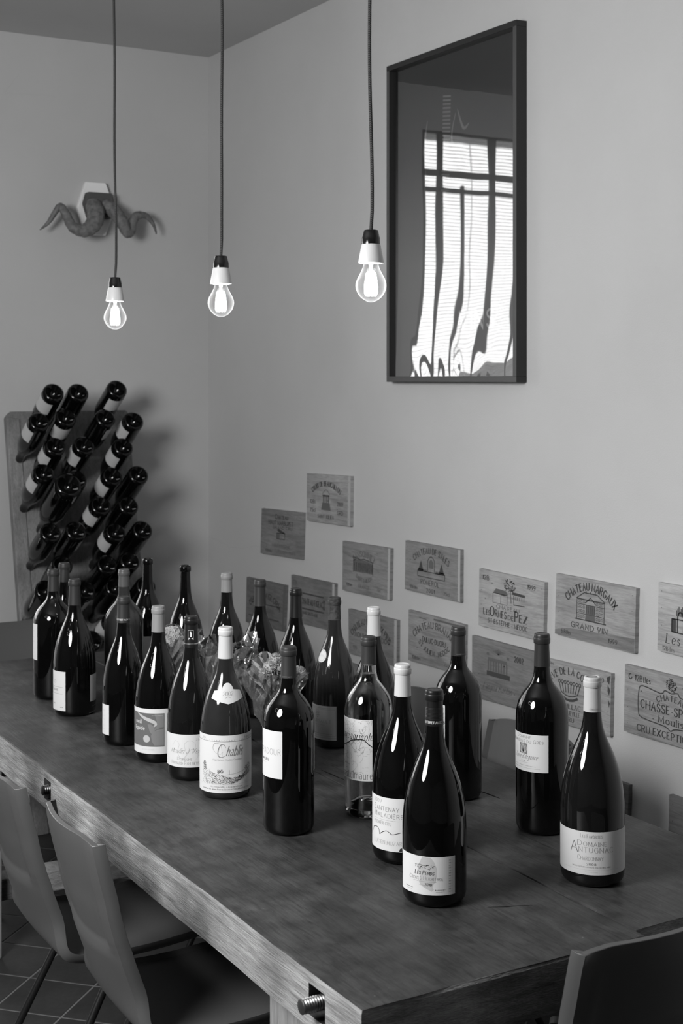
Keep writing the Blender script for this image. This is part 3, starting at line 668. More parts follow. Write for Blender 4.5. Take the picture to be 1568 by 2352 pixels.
def d_carn(m, f, z0, z1, R):
    h = z1-z0; stroke(m, [(-.03, z0+h*.60), (.024, z0+h*.60)], .0006, f, 2); stroke(m, [(-.03, z0+h*.43), (.024, z0+h*.43)], .0006, f, 2)
    text(m, 'CASTELMAURE', .0052, f, 2, .008, z0+h*.50, align='r', pen=.15, fit=.048); stroke(m, catmull([(-.012, z0+h*.72), (-.006, z0+h*.78), (0, z0+h*.73)], 5), .0007, f, 2); greek(m, -.010, z0+h*.70, .014, .0012, f, 1)
    greek(m, -.010, z0+h*.17, .012, .003, f, 2); greek(m, .020, z0+h*.09, .009, .003, f, 2)
def d_small(m, f, z0, z1, R):
    h = z1-z0
    for v in (.8, .62, .5, .3, .18): greek(m, 0, z0+h*v, .045, .0013, f, 3)
def d_meurs(m, f, z0, z1, R):
    h = z1-z0
    for k in range(60): u = -.05+.0017*k*1.03; [stroke(m, [(u, z0+h*v), (u+.0009, z0+h*v+.0018)], .0006, f, 2) for v in (.05, .92)]
    for k in range(24): v = z0+h*(.07+.036*k); stroke(m, [(.0495, v), (.0512, v+.0012)], .0007, f, 2)
    ribbon_rect(m, -.052, z0+h*.12, .0475, z0+h*.89, .0004, f, 2)
    text(m, 'MEURSAULT', .0068, f, 2, .006, z0+h*.50, pen=.10, sp=3.4); greek(m, .004, z0+h*.44, .035, .0008, f, 2); greek(m, 0, z0+h*.27, .06, .002, f, 3); greek(m, 0, z0+h*.18, .08, .0016, f, 2)
    r = random.Random(2)
    for k in range(60): a = r.uniform(0, 6.3); q = r.random()**.5; u, v = cos(a)*q*.0065, z0+h*.75+sin(a)*q*.0095; stroke(m, [(u, v), (u+.0012, v+.0008)], .0008, f, 2)
    greek(m, .022, z0+h*.73, .02, .0012, f, 3)

H = CAM.z
def zrel(ypx, x, y, r, front=True):
    D = x*sin(AZ)+y*cos(AZ)-(r if front else 0); return H-(ypx-870)*D/3200-.75
def place(idn, kind, x, y, dia, h, glass, cap, lab, cap0=.291):
    root, prof = make_bottle(kind, x, y, dia, h, glass, cap, cap0)
    tag(root, lab, 'bottle', 'wine bottles standing on the table')
    return root, prof, atan2(-y, -x), dia/2
def cap_of(root): return [c for c in root.children if c.name.startswith('capsule')][0]
def cap_text(root, prof, dc, s, z, size, a=0, mt=PRINTW, pen=.16, serif=True):
    m = MB(); R = rat(prof, z)+.001
    f = lambda u, v: (R*cos(dc+radians(a)+u/R), R*sin(dc+radians(a)+u/R), v)
    text(m, s, size, f, 0, 0, z, pen=pen, serif=serif, sp=2.2); 
    return m
def lab(B, a0, a1, yt, yb, **k):
    root, prof, dc, R = B; x, y = root.location.x, root.location.y
    am = min(abs(a0), abs(a1)) if a0*a1 > 0 else 0; Rf = R*cos(radians(min(am, 89)))
    return add_label(root, prof, dc, a0, a1, zrel(yb, x, y, Rf), zrel(yt, x, y, Rf), **k)

b = place('antug', 'u', 1.598, 1.876, .1104, .352, G_DARK, CAPL, 'front right bottle with pale ribbed capsule and wide white label of thin capitals'); 
lab(b, -95, 90, 1912, 2011, draw=d_antug, tc=-2, paper=PAPER2)
m = MB(); m.lathe([(.3513, .0001), (.3515, .0068)], 32, close=False, mi=0); m.lathe([(.3513, .0070), (.3515, .0088), (.3513, .0104)], 32, close=False, mi=1); m.build('capsule_disc', [CAPT, CAPK], cap_of(b[0]))
m = cap_text(b[0], b[1], b[2], 'CHRISTIAN', .2965, .0026, 15, INKG, .12); m.build('capsule_print', INKG, cap_of(b[0]))
b = place('pends', 'u', 1.309, 1.9385, .1075, .350, G_BLACK, CAPB, 'frontmost dark bottle with grooved black capsule and low white label')
lab(b, -76, 39, 1969, 2057, draw=d_pends, tc=-17.5)
m = cap_text(b[0], b[1], b[2], 'ENTREFAUX', .2955, .0040, -12); m.build('capsule_print', PRINTW, cap_of(b[0]))
m = MB()
for i in range(9): z = .303+i*.0022; m.lathe([(z-.0006, rat(b[1], z)+.0004), (z, rat(b[1], z)+.0009), (z+.0006, rat(b[1], z)+.0004)], 40, close=False)
m.build('capsule_grooves', CAPB, cap_of(b[0]), smooth=True)
b = place('gres', 'o', 1.690, 2.132, .1010, .378, G_BLACK, CAPK, 'tall square-shouldered dark bottle right of centre with white label and matt black capsule', cap0=.292)
lab(b, -104, 14, 1690, 1776, draw=d_gres, tc=-44)
b = place('sant', 'u', 1.373, 2.136, .1100, .351, G_BLACK, CAPW, 'bottle with glossy wrinkled white capsule and white label with a drawn wavy line', cap0=.293)
lab(b, -97, 40, 1836, 1958, draw=d_sant, tc=-38)
b = place('mapbk', 'o', 1.675, 2.391, .0975, .353, G_BLACK, CAPK, 'square-shouldered dark bottle showing a sliver of map label, behind the frontmost bottle')
lab(b, -130, -34, 1621, 1730, draw=lambda m, f, a, c, R: d_map(m, f, a, c, R, False), tc=-80)
m = cap_text(b[0], b[1], b[2], 'castelmaure', .2965, .0028, 20, INKG, .12); m.build('capsule_print', mat('grey_print', .25, .5, .3), cap_of(b[0]))
b = place('rose', 'o', 1.452, 2.385, .0960, .354, G_CLEAR, CAPD, 'clear glass bottle with road-map label and dark capsule', cap0=.2945)
lab(b, -106, 9, 1654, 1795, draw=d_map, tc=-50)
m = cap_text(b[0], b[1], b[2], 'castelmaure', .2985, .0030, -5, INKG, .12); m.build('capsule_print', MATS['grey_print'], cap_of(b[0]))
b = place('dour', 'o', 1.266, 2.376, .0995, .354, G_BLACK, CAPD, 'square-shouldered black bottle in the front row, half a plain white label with thin capitals')
lab(b, -112, -14, 1681, 1790, draw=d_dour, tc=-62)
lab(b, 72, 112, 1685, 1770, paper=PAPER3, name='back_label', draw=d_small)
m = cap_text(b[0], b[1], b[2], 'castelmaure', .2965, .0028, -15, INKG, .12); m.build('capsule_print', MATS['grey_print'], cap_of(b[0]))
b = place('chab', 'u', 1.261, 2.648, .1077, .350, G_MID, CAPW, 'bottle with white capsule, year tag on its shoulder and engraved vineyard label', cap0=.285)
lab(b, -93, 93, 1690, 1822, draw=d_chab, tc=2)
root, prof, dc, R = b
def shoulder(root, prof, dc, pts, zc, ac, mtl, draw, name, Rc):
    m = MB(); f = lambda u, v, o=.0005: ((rat(prof, zc+v)+o)*cos(dc+radians(ac)+u/Rc), (rat(prof, zc+v)+o)*sin(dc+radians(ac)+u/Rc), zc+v)
    # strips: polygon given as (v, half width left, half width right) rows, subdivided so it follows the glass
    n = 12; vs = []; 
    for v, l, r in pts:
        for i in range(n+1): vs.append(f(l+(r-l)*i/n, v))
    fs = [(j*(n+1)+i, j*(n+1)+i+1, (j+1)*(n+1)+i+1, (j+1)*(n+1)+i) for j in range(len(pts)-1) for i in range(n)]
    m.add(vs, fs, 0); draw(m, lambda u, v: f(u, v, .00065)); return m.build(name, [mtl, INKG, INKL], root, smooth=True)
rows = []
for i in range(42):
    v = -.0205+i*.041/41
    if v < -.0105: w = (v+.0205)/.010*.034 if v > -.0205 else .0002
    elif v < .0045: w = .034-.003*(v+.0105)/.015
    elif v < .0075: w = .0310-(v-.0045)/.003*.0175
    else: w = .0130*sqrt(max(.0, 1-((v-.0075)/.0132)**2))
    rows.append((v, -max(w, .0002), max(w, .0002)))
shoulder(root, prof, dc, rows, .2175, 8, PAPER2, lambda m, f: (text(m, '2002', .0078, f, 1, 0, -.004, pen=.10, slant=.15, contrast=.75, sp=1.4), stroke(m, catmull([(-.0055, -.009), (0, -.0065), (.0055, -.009)], 5), .0008, f, 1, taper=True)), 'year_tag', .036)
b = place('rott', 'u', 1.253, 2.806, .1045, .350, G_DARK, CAPB, 'bottle with black capsule bearing a small pale figure and a silver band', cap0=.283)
lab(b, -80, 50, 1688, 1763, draw=d_rott, tc=-16)
m = MB(); m.lathe([(.2895, rat(b[1], .2895)+.0006), (.290, rat(b[1], .290)+.0012), (.292, rat(b[1], .292)+.0012), (.2925, rat(b[1], .2925)+.0006)], 40, close=False); m.build('capsule_ring', mat('silver_foil', .6, .3, .5, metal=1), cap_of(b[0]), smooth=True)
m = MB(); R_ = .0155; dcx = b[2]; fC = lambda u, v: (R_*cos(dcx-.05+u/R_), R_*sin(dcx-.05+u/R_), v); z0 = .3005
fC2 = lambda u, v: ((R_+.0005)*cos(dcx-.05+u/R_), (R_+.0005)*sin(dcx-.05+u/R_), v)
R_ = .0158
ribbon_rect(m, -.006, z0, .006, z0+.0205, .0006, fC, 0); poly(m, [(-.0018, z0+.006), (.0020, z0+.006), (.0025, z0+.013), (.0012, z0+.0155), (.001, z0+.018), (-.0015, z0+.0185), (-.0022, z0+.015), (-.0014, z0+.012)], fC, 0)
stroke(m, [(-.005, z0+.0025), (.005, z0+.0025)], .0022, fC, 0); m.build('capsule_print', PRINTW, cap_of(b[0]))
b = place('photo', 'u', 1.247, 2.976, .1079, .349, G_BLACK, CAPM, 'bottle with light grey capsule and white-bordered photograph label')
add = lab(b, -95, 23, 1629, 1732, draw=d_photo, tc=-22, inks=(INKG, mat('mid_grey_ink', .14, .6, .3), INKL, PRINTW))
b = place('entre', 'u', 1.229, 3.147, .0990, .349, G_BLACK, CAPD, 'front-row bottle with dark capsule ringed by white lettering, left of the photograph label', cap0=.288)
lab(b, -130, -43, 1619, 1688, draw=d_small); m = cap_text(b[0], b[1], b[2], 'ENTREFAUX DE', .2930, .0040, 0); m.build('capsule_print', PRINTW, cap_of(b[0]))
b = place('carn', 'u', 1.226, 3.485, .1090, .349, G_BLACK, CAPD, 'second bottle from the left in front, white label ruled by two lines, back label', cap0=.283)
lab(b, -100, -25, 1543, 1633, draw=d_carn, tc=-58); lab(b, 46, 112, 1552, 1640, draw=d_small, paper=PAPER3, name='back_label')
b = place('first', 'o', 1.240, 3.696, .1090, .348, G_BLACK, CAPD, 'leftmost bottle on the table, square-shouldered with a sliver of white label')
lab(b, -130, -52, 1433, 1515, draw=d_small)
b = place('meurs', 'u', 1.656, 2.876, .1045, .350, G_MID, mat('torn_capsule', .07, .6, .3, fn=wood(.03, .11, (30, 30, 30), 4, .4, .3)), 'smoky bottle with torn capsule, oval shoulder tag and bordered cream label', cap0=.297)
lab(b, -94, 5, 1623, 1701, draw=d_meurs, paper=PAPER3, tc=-50)
root, prof, dc, R = b
shoulder(root, prof, dc, [(.0145*sin(-pi/2+pi*i/16), -.0140*cos(-pi/2+pi*i/16)*(1.1-.12*i/16)-.0002, .0140*cos(-pi/2+pi*i/16)*(1.1-.12*i/16)+.0002) for i in range(17)], .2145, -54, PAPER2, lambda m, f: (stroke(m, [(.0115*cos(t*pi/12), .0115*sin(t*pi/12)) for t in range(25)], .0005, f, 1), text(m, '1990', .0045, f, 2, 0, -.002, pen=.12)), 'shoulder_tag', .0385)
place('P', 'u', 1.662, 2.707, .1045, .350, G_BLACK, CAPW, 'back-row bottle with satin white capsule, just behind the clear bottle', cap0=.285)
place('M', 'u', 1.650, 3.058, .1045, .348, G_BLACK, CAPB, 'back-row bottle with shiny black wax neck, left of the torn-capsule bottle', cap0=.278)
place('L', 'u', 1.634, 3.224, .1045, .350, G_BLACK, CAPD, 'back-row bottle with long satin charcoal capsule, above the small pompon bouquet', cap0=.283)
place('J', 'u', 1.615, 3.384, .1045, .350, G_DARK, CAPM, 'back-row bottle with short grey capsule directly behind the vineyard-label bottle', cap0=.299)
place('Hh', 'u', 1.579, 3.576, .1045, .350, G_BLACK, None, 'uncapped dark bottle with bare glass neck behind the pale hydrangea bouquet')
b = place('F', 'u', 1.546, 3.769, .1045, .350, G_BLACK, None, 'uncapped dark bottle before the rack, with a strip of pale label')
lab(b, -40, 60, 1462, 1530, paper=PAPER3)
place('D', 'o', 1.405, 3.595, .1060, .349, G_GREY, mat('dull_capsule', .10, .3, .5), 'smoky square-shouldered bottle with bare fill line, second row at left', cap0=.303)
place('B', 'u', 1.306, 3.798, .1045, .350, G_BLACK, CAPD, 'dark bottle with dull capsule peeping out between the two leftmost bottles', cap0=.297)

# ---------------------------------------------------------------- bouquets in cellophane
def cello_fn(nt, b):
    tr = nt.nodes.new('ShaderNodeBsdfTransparent'); tr.inputs[0].default_value = (.93, .93, .93, 1)
    gl = nt.nodes.new('ShaderNodeBsdfGlossy'); gl.inputs['Roughness'].default_value = .10
    df = nt.nodes.new('ShaderNodeBsdfDiffuse'); df.inputs[0].default_value = (.75, .75, .75, 1)
    v = coords(nt, (1, 1, 1)); n = noi(nt, v, 28, 2, .5); bp = nt.nodes.new('ShaderNodeBump'); bp.inputs['Strength'].default_value = .7; bp.inputs['Distance'].default_value = .006
    nt.links.new(n, bp.inputs['Height']); nt.links.new(bp.outputs[0], gl.inputs['Normal'])
    fr = nt.nodes.new('ShaderNodeFresnel'); fr.inputs[0].default_value = 1.7; nt.links.new(bp.outputs[0], fr.inputs['Normal'])
    m1 = nt.nodes.new('ShaderNodeMixShader'); m1.inputs[0].default_value = .13; nt.links.new(tr.outputs[0], m1.inputs[1]); nt.links.new(df.outputs[0], m1.inputs[2])
    m2 = nt.nodes.new('ShaderNodeMixShader'); nt.links.new(fr.outputs[0], m2.inputs[0]); nt.links.new(m1.outputs[0], m2.inputs[1]); nt.links.new(gl.outputs[0], m2.inputs[2])
    nt.links.new(m2.outputs[0], nt.nodes['Material Output'].inputs[0])
CELLO = mat('cellophane', fn=cello_fn)
STEM = mat('stem_green', .07, .6, .3); LEAF = mat('leaf_green', .06, .5, .3); PETL = mat('pale_petals', .60, .7, .2); BERRY = mat('dark_berries', .02, .25, .5); POM = mat('pompon_petals', .42, .8, .2)
def bouquet(x, y, ztop, r1, seed, lab, heads, kind, lean=(0, 0), zflare=.18):
    root = empty('wrapped_bouquet', (x, y, .75)); tag(root, lab, 'bouquet', 'cellophane-wrapped bouquets between the bottles')
    r = random.Random(seed); m = MB(); nu, nv = 44, 14
    for layer in (0, 1):
        vs = []; fs = []
        for j in range(nv+1):
            t = j/nv
            for i in range(nu):
                a = 2*pi*i/nu; R = (.014+.002*layer)+(r1-.012-.007*layer)*t**1.15
                R += noise.noise(Vector((cos(a)*2.2, sin(a)*2.2, t*3+seed+layer*7)))*.022*t
                R += (.006*((i*7+j*3) % 5-2)/2)*t
                zz = .03+zflare*t*(1+.22*noise.noise(Vector((cos(a)*1.4, sin(a)*1.4, seed+layer*5.0))))
                vs.append((R*cos(a)+lean[0]*t, R*sin(a)+lean[1]*t, zz))
        for j in range(nv):
            for i in range(nu): k = (i+1) % nu; fs.append((j*nu+i, j*nu+k, (j+1)*nu+k)); fs.append((j*nu+i, (j+1)*nu+k, (j+1)*nu+i))
        m.add(vs, fs)
    m.build('cellophane_wrap', CELLO, root)
    m = MB(); m.lathe([(0, .012), (.002, .016), (.03, .017), (.034, .013)], 20); m.build('tied_base', LEAF, root, smooth=True)
    for hx, hy, hz, hr in heads:
        m = MB(); m.tube([(0, 0, .02), (hx*.4+lean[0]*.3, hy*.4, hz*.55), (hx, hy, hz-hr*.5)], .0022, 7); m.build('stem', STEM, root, smooth=True)
        m = MB(); c = Vector((hx, hy, hz))
        if kind == 'hydrangea':
            for k in range(300):
                d = Vector((r.gauss(0, 1), r.gauss(0, 1), r.gauss(.25, 1))).normalized(); p = c+Vector((d.x, d.y, d.z*.8))*hr*r.uniform(.78, 1.10)
                u = d.orthogonal().normalized(); u = Matrix.Rotation(r.uniform(0, 6), 3, d) @ u; w = d.cross(u); s = .0052
                for q in range(4):
                    a = q*pi/2; e = u*cos(a)+w*sin(a); g = u*cos(a+pi/2)+w*sin(a+pi/2)
                    m.add([p, p+(e*.6+g*.5)*s+d*.001, p+e*s*1.3, p+(e*.6-g*.5)*s+d*.001], [(0, 1, 2, 3)])
            m.sphere(c, hr*.72, 12, 8); m.build('flower_head', PETL, root)
        elif kind == 'berries':
            for k in range(70):
                d = Vector((r.gauss(0, 1), r.gauss(0, 1), r.gauss(0, 1))).normalized(); m.sphere(c+d*hr*r.uniform(.45, 1), .0042, 6, 4)
            m.build('berry_cluster', BERRY, root, smooth=True)
        else:
            m.sphere(c, hr*.75, 12, 8)
            for k in range(420):
                d = Vector((r.gauss(0, 1), r.gauss(0, 1), r.gauss(.15, 1))).normalized(); u = d.orthogonal().normalized(); w = d.cross(u); s = .0011; tip = c+d*hr*r.uniform(.92, 1.04)
                b0 = c+d*hr*.5; m.add([b0+u*s, b0-u*s*.5+w*s*.9, b0-u*s*.5-w*s*.9, tip+u*s*.5, tip-u*s*.4, tip+w*s*.4], [(0,1,4,3),(1,2,5,4),(2,0,3,5),(3,4,5)])
            m.build('flower_head', POM, root)
    for k in range(3):
        a = r.uniform(0, 6.3); m = MB(); l = r.uniform(.04, .06); w = .011; rr = r.uniform(.012, .03); z = zflare*r.uniform(.45, .8)
        d = Vector((cos(a), sin(a), r.uniform(.4, 1))).normalized(); s_ = d.cross(Vector((0, 0, 1))).normalized(); up = s_.cross(d); p0 = Vector((rr*cos(a)+lean[0]*.6, rr*sin(a)+lean[1]*.6, z)); vs = []
        for i in range(7):
            t = i/6; ww = w*sin(pi*min(1, t*.95+.04)); q = p0+d*l*t*.8-up*(t*t*.015)*-1; vs += [q-s_*ww, q+up*-.0015, q+s_*ww]
        fs = []
        for i in range(6): fs += [(3*i, 3*i+1, 3*i+4, 3*i+3), (3*i+1, 3*i+2, 3*i+5, 3*i+4)]
        m.add(vs, fs); m.build('leaf', LEAF, root, smooth=True)
    return root
bouquet(1.405, 3.235, .2, .058, 3, 'bouquet with a pale lacy flower head in cellophane, behind the silver-banded capsule', [(-.008, .012, .225, .030), (-.03, .0, .205, .022)], 'hydrangea', (.01, -.01), .19)
bouquet(1.43, 2.985, .2, .066, 9, 'bouquet with dark berries in cellophane, behind the bottle with the year tag', [(-.034, .02, .222, .022), (.030, -.012, .222, .023), (.0, .0, .20, .02)], 'berries', (0, 0), .205)
bouquet(1.452, 2.775, .2, .068, 14, 'bouquet with spiky pompon flowers in cellophane, behind the square-shouldered front bottle', [(-.016, .008, .222, .017), (-.004, .004, .238, .017), (-.028, .010, .208, .015), (.042, -.022, .208, .017), (.02, -.01, .215, .016)], 'pompon', (-.012, .004), .185)

# ---------------------------------------------------------------- crate panels on the wall
def pwood(a, sd):
    def f(nt, b):
        v = coords(nt, (1, 2.2, 26)); mp = v.node; mp.inputs['Location'].default_value = (sd*1.7, sd*3.1, sd*.77)
        n1 = noi(nt, v, 2.2, 6, .6, 1.2); n2 = noi(nt, v, 14, 3, .6); v2 = coords(nt, (1, 1, 1)); v2.node.inputs['Location'].default_value = (sd, sd*2, 0); n3 = noi(nt, v2, 7, 3)
        c = ramp(nt, n1, [(.3, a*.72), (.5, a), (.72, a*1.15)]); c = mix(nt, c, ramp(nt, n2, [(.35, .86), (.6, 1.05)]), 1); c = mix(nt, c, ramp(nt, n3, [(.3, .82), (.7, 1.1)]), 1)
        nt.links.new(c, b.inputs['Base Color']); bump(nt, b, n2, .2, .001)
    return f
BI1 = mat('branded_ink', .070, .8, .1); BI2 = mat('faded_branded_ink', .13, .8, .1); EDGEW = mat('panel_end_grain', .42, .8, .1)
FX = XW-.013
def panel(q, albedo, seed, lab, draw, edge=True):
    """q: four (Y, z) corners, as seen: top-left, top-right, bottom-right, bottom-left"""
    cy = sum(p[0] for p in q)/4; cz = sum(p[1] for p in q)/4
    m = MB(); TL, TR, BR, BL = [Vector(p) for p in q]; n = 14
    def P(s, t, x):
        a = TL.lerp(TR, s); b = BL.lerp(BR, s); p = b.lerp(a, t); j = 0
        if t in (0, 1) or s in (0, 1): j = noise.noise(Vector((s*9, t*9, seed)))*.0012
        return (x, p.x-cy+j, p.y-cz+j)
    ring = [(i/n, 1) for i in range(n)]+[(1, 1-i/n) for i in range(n)]+[(1-i/n, 0) for i in range(n)]+[(0, i/n) for i in range(n)]
    k = len(ring); fr = [P(s, t, -.0125) for s, t in ring]; bk = [P(s, t, -.0002) for s, t in ring]
    m.add(fr+bk, [tuple(range(k))[::-1]]+[tuple(range(k, 2*k))], 0); m.f += [(i, (i+1) % k, k+(i+1) % k, k+i) for i in range(k)]; m.m += [0]*k
    w = (TR-TL).length; h = (TL-BL).length
    def f(u, v): return (-.0130,)+tuple(P(.5+u/w, .5+v/h, 0))[1:]
    # nails and knots
    r = random.Random(seed)
    for s in (-.46, .46):
        for t in (-.36, -.12, .14, .38): u, v = s*w, t*h; poly(m, [(u+.0012*cos(a*pi/3), v+.0012*sin(a*pi/3)) for a in range(6)], f, 1)
    for i in range(3): u, v = r.uniform(-.4, .4)*w, r.uniform(-.4, .4)*h; poly(m, [(u+.003*cos(a*pi/4), v+.0018*sin(a*pi/4)) for a in range(8)], f, 2)
    draw(m, f, w, h)
    o = m.build('crate_panel', [mat('crate_wood_%d' % seed, albedo, .75, .2, fn=pwood(albedo, seed)), BI1, BI2, EDGEW, mat('darker_crate_wood', .2, .75, .2, fn=pwood(.20, 77))], None)
    o.location = (XW, cy, cz); tag(o, lab, 'wooden panel', 'branded wine-crate panels on the right wall'); return o
def edge_strip(m, f, w, h, wd=.018, mi=3): n=6; poly(m, [(w/2-wd, -h/2+.0005), (w/2-.0005, -h/2+.0005), (w/2-.0005, h/2-.0005), (w/2-wd, h/2-.0005)], lambda u, v: (-.01275,)+f(u, v)[1:], mi)
K = dict(pen=.20, contrast=.35)
def p_cruz(m, f, w, h):
    edge_strip(m, f, w, h); c = -.014
    text(m, 'CROIX DE BEAUCAILLOU', .017, f, 1, c, .044, arc=.188, pen=.22, fit=.20); poly(m, [(c-.034, -.040), (c+.034, -.040), (c+.025, -.0135), (c-.025, -.0135)], f, 2)
    for u in (-.018, -.006, .006, .018): stroke(m, [(c+u, -.013), (c+u, .007)], .005, f, 1)
    stroke(m, [(c-.024, .010), (c+.024, .010)], .006, f, 1); stroke(m, [(c-.026, .015), (c-.012, .027), (c, .031), (c+.012, .027), (c+.026, .015)], .0025, f, 2)
    for s_, u, v in (('12Bt', -.109, -.0195), ('75cl', -.109, -.050), ('2009', .084, -.02), ('GRD', .084, -.050)): text(m, s_, .0125, f, 1, u, v, fit=.038, **K)
    text(m, 'SAINT JULIEN', .0115, f, 1, c-.002, -.068, fit=.112, **K)
def p_sm(m, f, w, h):
    text(m, 'Chateau', .017, f, 1, 0, .052, smallcaps=True, fit=.10, **K); text(m, 'HAUT MARBUZET', .0145, f, 1, -.005, .030, fit=.19, **K); text(m, 'GRAND CRU', .010, f, 1, .010, .015, fit=.15, **K)
    poly(m, [(-.034, .010), (-.02, .016), (.026, .004), (.034, -.004), (-.010, .002)], f, 1); ribbon_rect(m, -.034, -.022, .030, .0, .003, f, 1); poly(m, [(-.032, -.02), (-.010, -.02), (-.010, .0), (-.032, .0)], f, 2)
    text(m, 'SAINT ESTEPHE', .009, f, 2, 0, -.052, fit=.14, **K)
    for s_, u in (('12Btles', -.095), ('75cl', 0), ('1999', .09)): text(m, s_, .010, f, 1 if u < 0 else 2, u, -.075, fit=.05, **K)
def p_l1(m, f, w, h):
    edge_strip(m, f, w, h, .014, 2); text(m, 'CHATEAU GLORIA', .022, f, 1, 0, .022, arc=.20, fit=.26, **K)
    for v in (-.002, -.055): stroke(m, [(-w*.42, v), (w*.38, v)], .004, f, 1)
    text(m, 'SAINT JULIEN', .014, f, 2, 0, -.03, **K)
def p_l2(m, f, w, h):
    edge_strip(m, f, w, h, .016); text(m, '12B', .012, f, 2, -.13, .055, **K)
    for v in (.026, -.028): stroke(m, [(-.085, v), (.085, v)], .0055, f, 1)
    for u in (-.085, .085): poly(m, [(u-.008, -.018), (u+.008, -.018), (u+.002, 0), (u+.008, .016), (u-.008, .016), (u-.002, 0)], f, 1)
    text(m, 'CHATEAU-FIGEAC', .021, f, 1, 0, -.012, fit=.155, pen=.2, serif=False); text(m, 'GRAND CRU CLASSE', .010, f, 1, -.02, -.048, fit=.12, **K)
def p_sans(m, f, w, h):
    edge_strip(m, f, w, h, .014)
    text(m, 'SANSONNET', .018, f, 2, -.012, .042, arc=.11, pen=.17, fit=.135); poly(m, [(-.078, -.012), (.045, -.012), (.045, .022), (-.005, .030), (-.078, .030)], f, 2)
    stroke(m, [(-.079, -.014), (-.079, .036), (-.03, .030), (-.012, .034), (.045, .026), (.047, -.018)], .003, f, 1)
    for i in range(10): stroke(m, [(-.072+i*.0125, -.008), (-.072+i*.0125, .02)], .0022, f, 1)
    text(m, 'SAINT EMILION', .012, f, 2, -.01, -.044, arc=-.10, fit=.11, **K); text(m, 'FRANCE', .010, f, 2, -.01, -.064, fit=.07, **K); text(m, '12Btles', .009, f, 1, -.105, -.064, fit=.038, **K); text(m, '75cl', .008, f, 2, .085, -.064, fit=.02, **K)
def p_sales(m, f, w, h):
    edge_strip(m, f, w, h, .012); text(m, 'CHATEAU DE SALES', .0185, f, 1, -.005, .048, arc=.160, fit=.195, pen=.17, serif=False)
    ribbon_rect(m, -.078, -.0255, .070, -.008, .0026, f, 1)
    for u in (-.060, .052): poly(m, [(u-.014, -.006), (u+.014, -.006), (u, .024)], f, 1)
    stroke(m, catmull([(-.022, -.006), (-.022, .026), (-.004, .040), (.014, .026), (.014, -.006)], 4), .0028, f, 1); poly(m, [(-.016, .004), (.009, .004), (.009, .024), (-.004, .032), (-.016, .024)], f, 2)
    poly(m, [(-.077, -.010), (-.028, -.010), (-.028, -.002), (-.077, -.002)], f, 2); poly(m, [(.069, -.010), (.020, -.010), (.020, -.002), (.069, -.002)], f, 2)
    text(m, 'POMEROL', .0145, f, 1, -.010, -.048, pen=.18, fit=.099, serif=False); text(m, '2001', .012, f, 1, -.006, -.071, fit=.044, **K); text(m, '12Btles', .009, f, 1, -.100, -.068, fit=.042, **K); text(m, '75cl', .009, f, 1, .080, -.068, fit=.03, **K)
def p_c5(m, f, w, h):
    edge_strip(m, f, w, h, .016); text(m, 'CHATEAU LES VIEUX PINS', .019, f, 1, -.01, .038, arc=.16, fit=.26, pen=.2); text(m, 'MOULIS EN MEDOC', .015, f, 1, .0, -.012, fit=.22, **K)
    text(m, 'GRAND VIN', .010, f, 2, 0, -.036, **K); text(m, '12B', .011, f, 2, -.11, -.055, **K)
def p_bran(m, f, w, h):
    text(m, 'CHATEAU BRANAIRE', .020, f, 1, -.005, .040, arc=.17, fit=.24, pen=.17); text(m, 'DULUC-DUCRU', .0155, f, 1, -.008, -.008, fit=.126, **K); text(m, 'ST JULIEN . MEDOC', .0145, f, 1, -.008, -.046, arc=-.13, fit=.185, **K)
    text(m, '12Btles', .010, f, 1, -.105, -.070, fit=.045, **K); text(m, '75cl', .009, f, 2, .06, -.068, **K); stroke(m, [(-.09, .064), (-.05, .064)], .003, f, 2); stroke(m, [(-.01, .070), (.13, .070)], .006, f, 2)
def p_pez(m, f, w, h):
    text(m, '12B', .013, f, 1, -.118, .054, pen=.2, serif=False, fit=.031); text(m, '1999', .012, f, 1, .094, .054, fit=.034, **K); r = random.Random(8)
    for k in range(110): a = r.uniform(0, 6.3); q = r.random()**.5; u, v = -.005+cos(a)*q*.027, .050+sin(a)*q*.019; stroke(m, [(u, v), (u+r.uniform(-.005, .005), v+r.uniform(-.004, .004))], .002, f, 1)
    stroke(m, [(.0, .03), (.004, .002)], .003, f, 2); poly(m, [(-.082, .022), (-.068, .036), (-.022, .034), (-.012, .024), (-.03, .018), (-.05, .020)], f, 2)
    ribbon_rect(m, -.082, -.006, -.015, .022, .0016, f, 2); stroke(m, [(-.045, -.006), (-.045, .016)], .0016, f, 2); stroke(m, [(.008, .032), (.066, .030)], .008, f, 1); stroke(m, [(.014, .026), (.016, .0), (.066, .002)], .0024, f, 1)
    for i in range(5): stroke(m, [(.022+i*.010, .024), (.022+i*.010, .014)], .002, f, 2)
    text(m, 'CHATEAU', .0100, f, 2, -.012, -.020, fit=.106, pen=.2)
    for s_, z_, u, wd in (('Les', .018, -.112, .030), ('O', .027, -.085, .019), ('RMES', .020, -.044, .052), ('de', .0165, .003, .024), ('P', .028, .029, .014), ('EZ', .021, .060, .034)): text(m, s_, z_, f, 1, u, -.046, smallcaps=True, pen=.18, fit=wd)
    text(m, 'ST ESTÈPHE - MÉDOC', .0125, f, 1, -.012, -.067, fit=.184, **K)
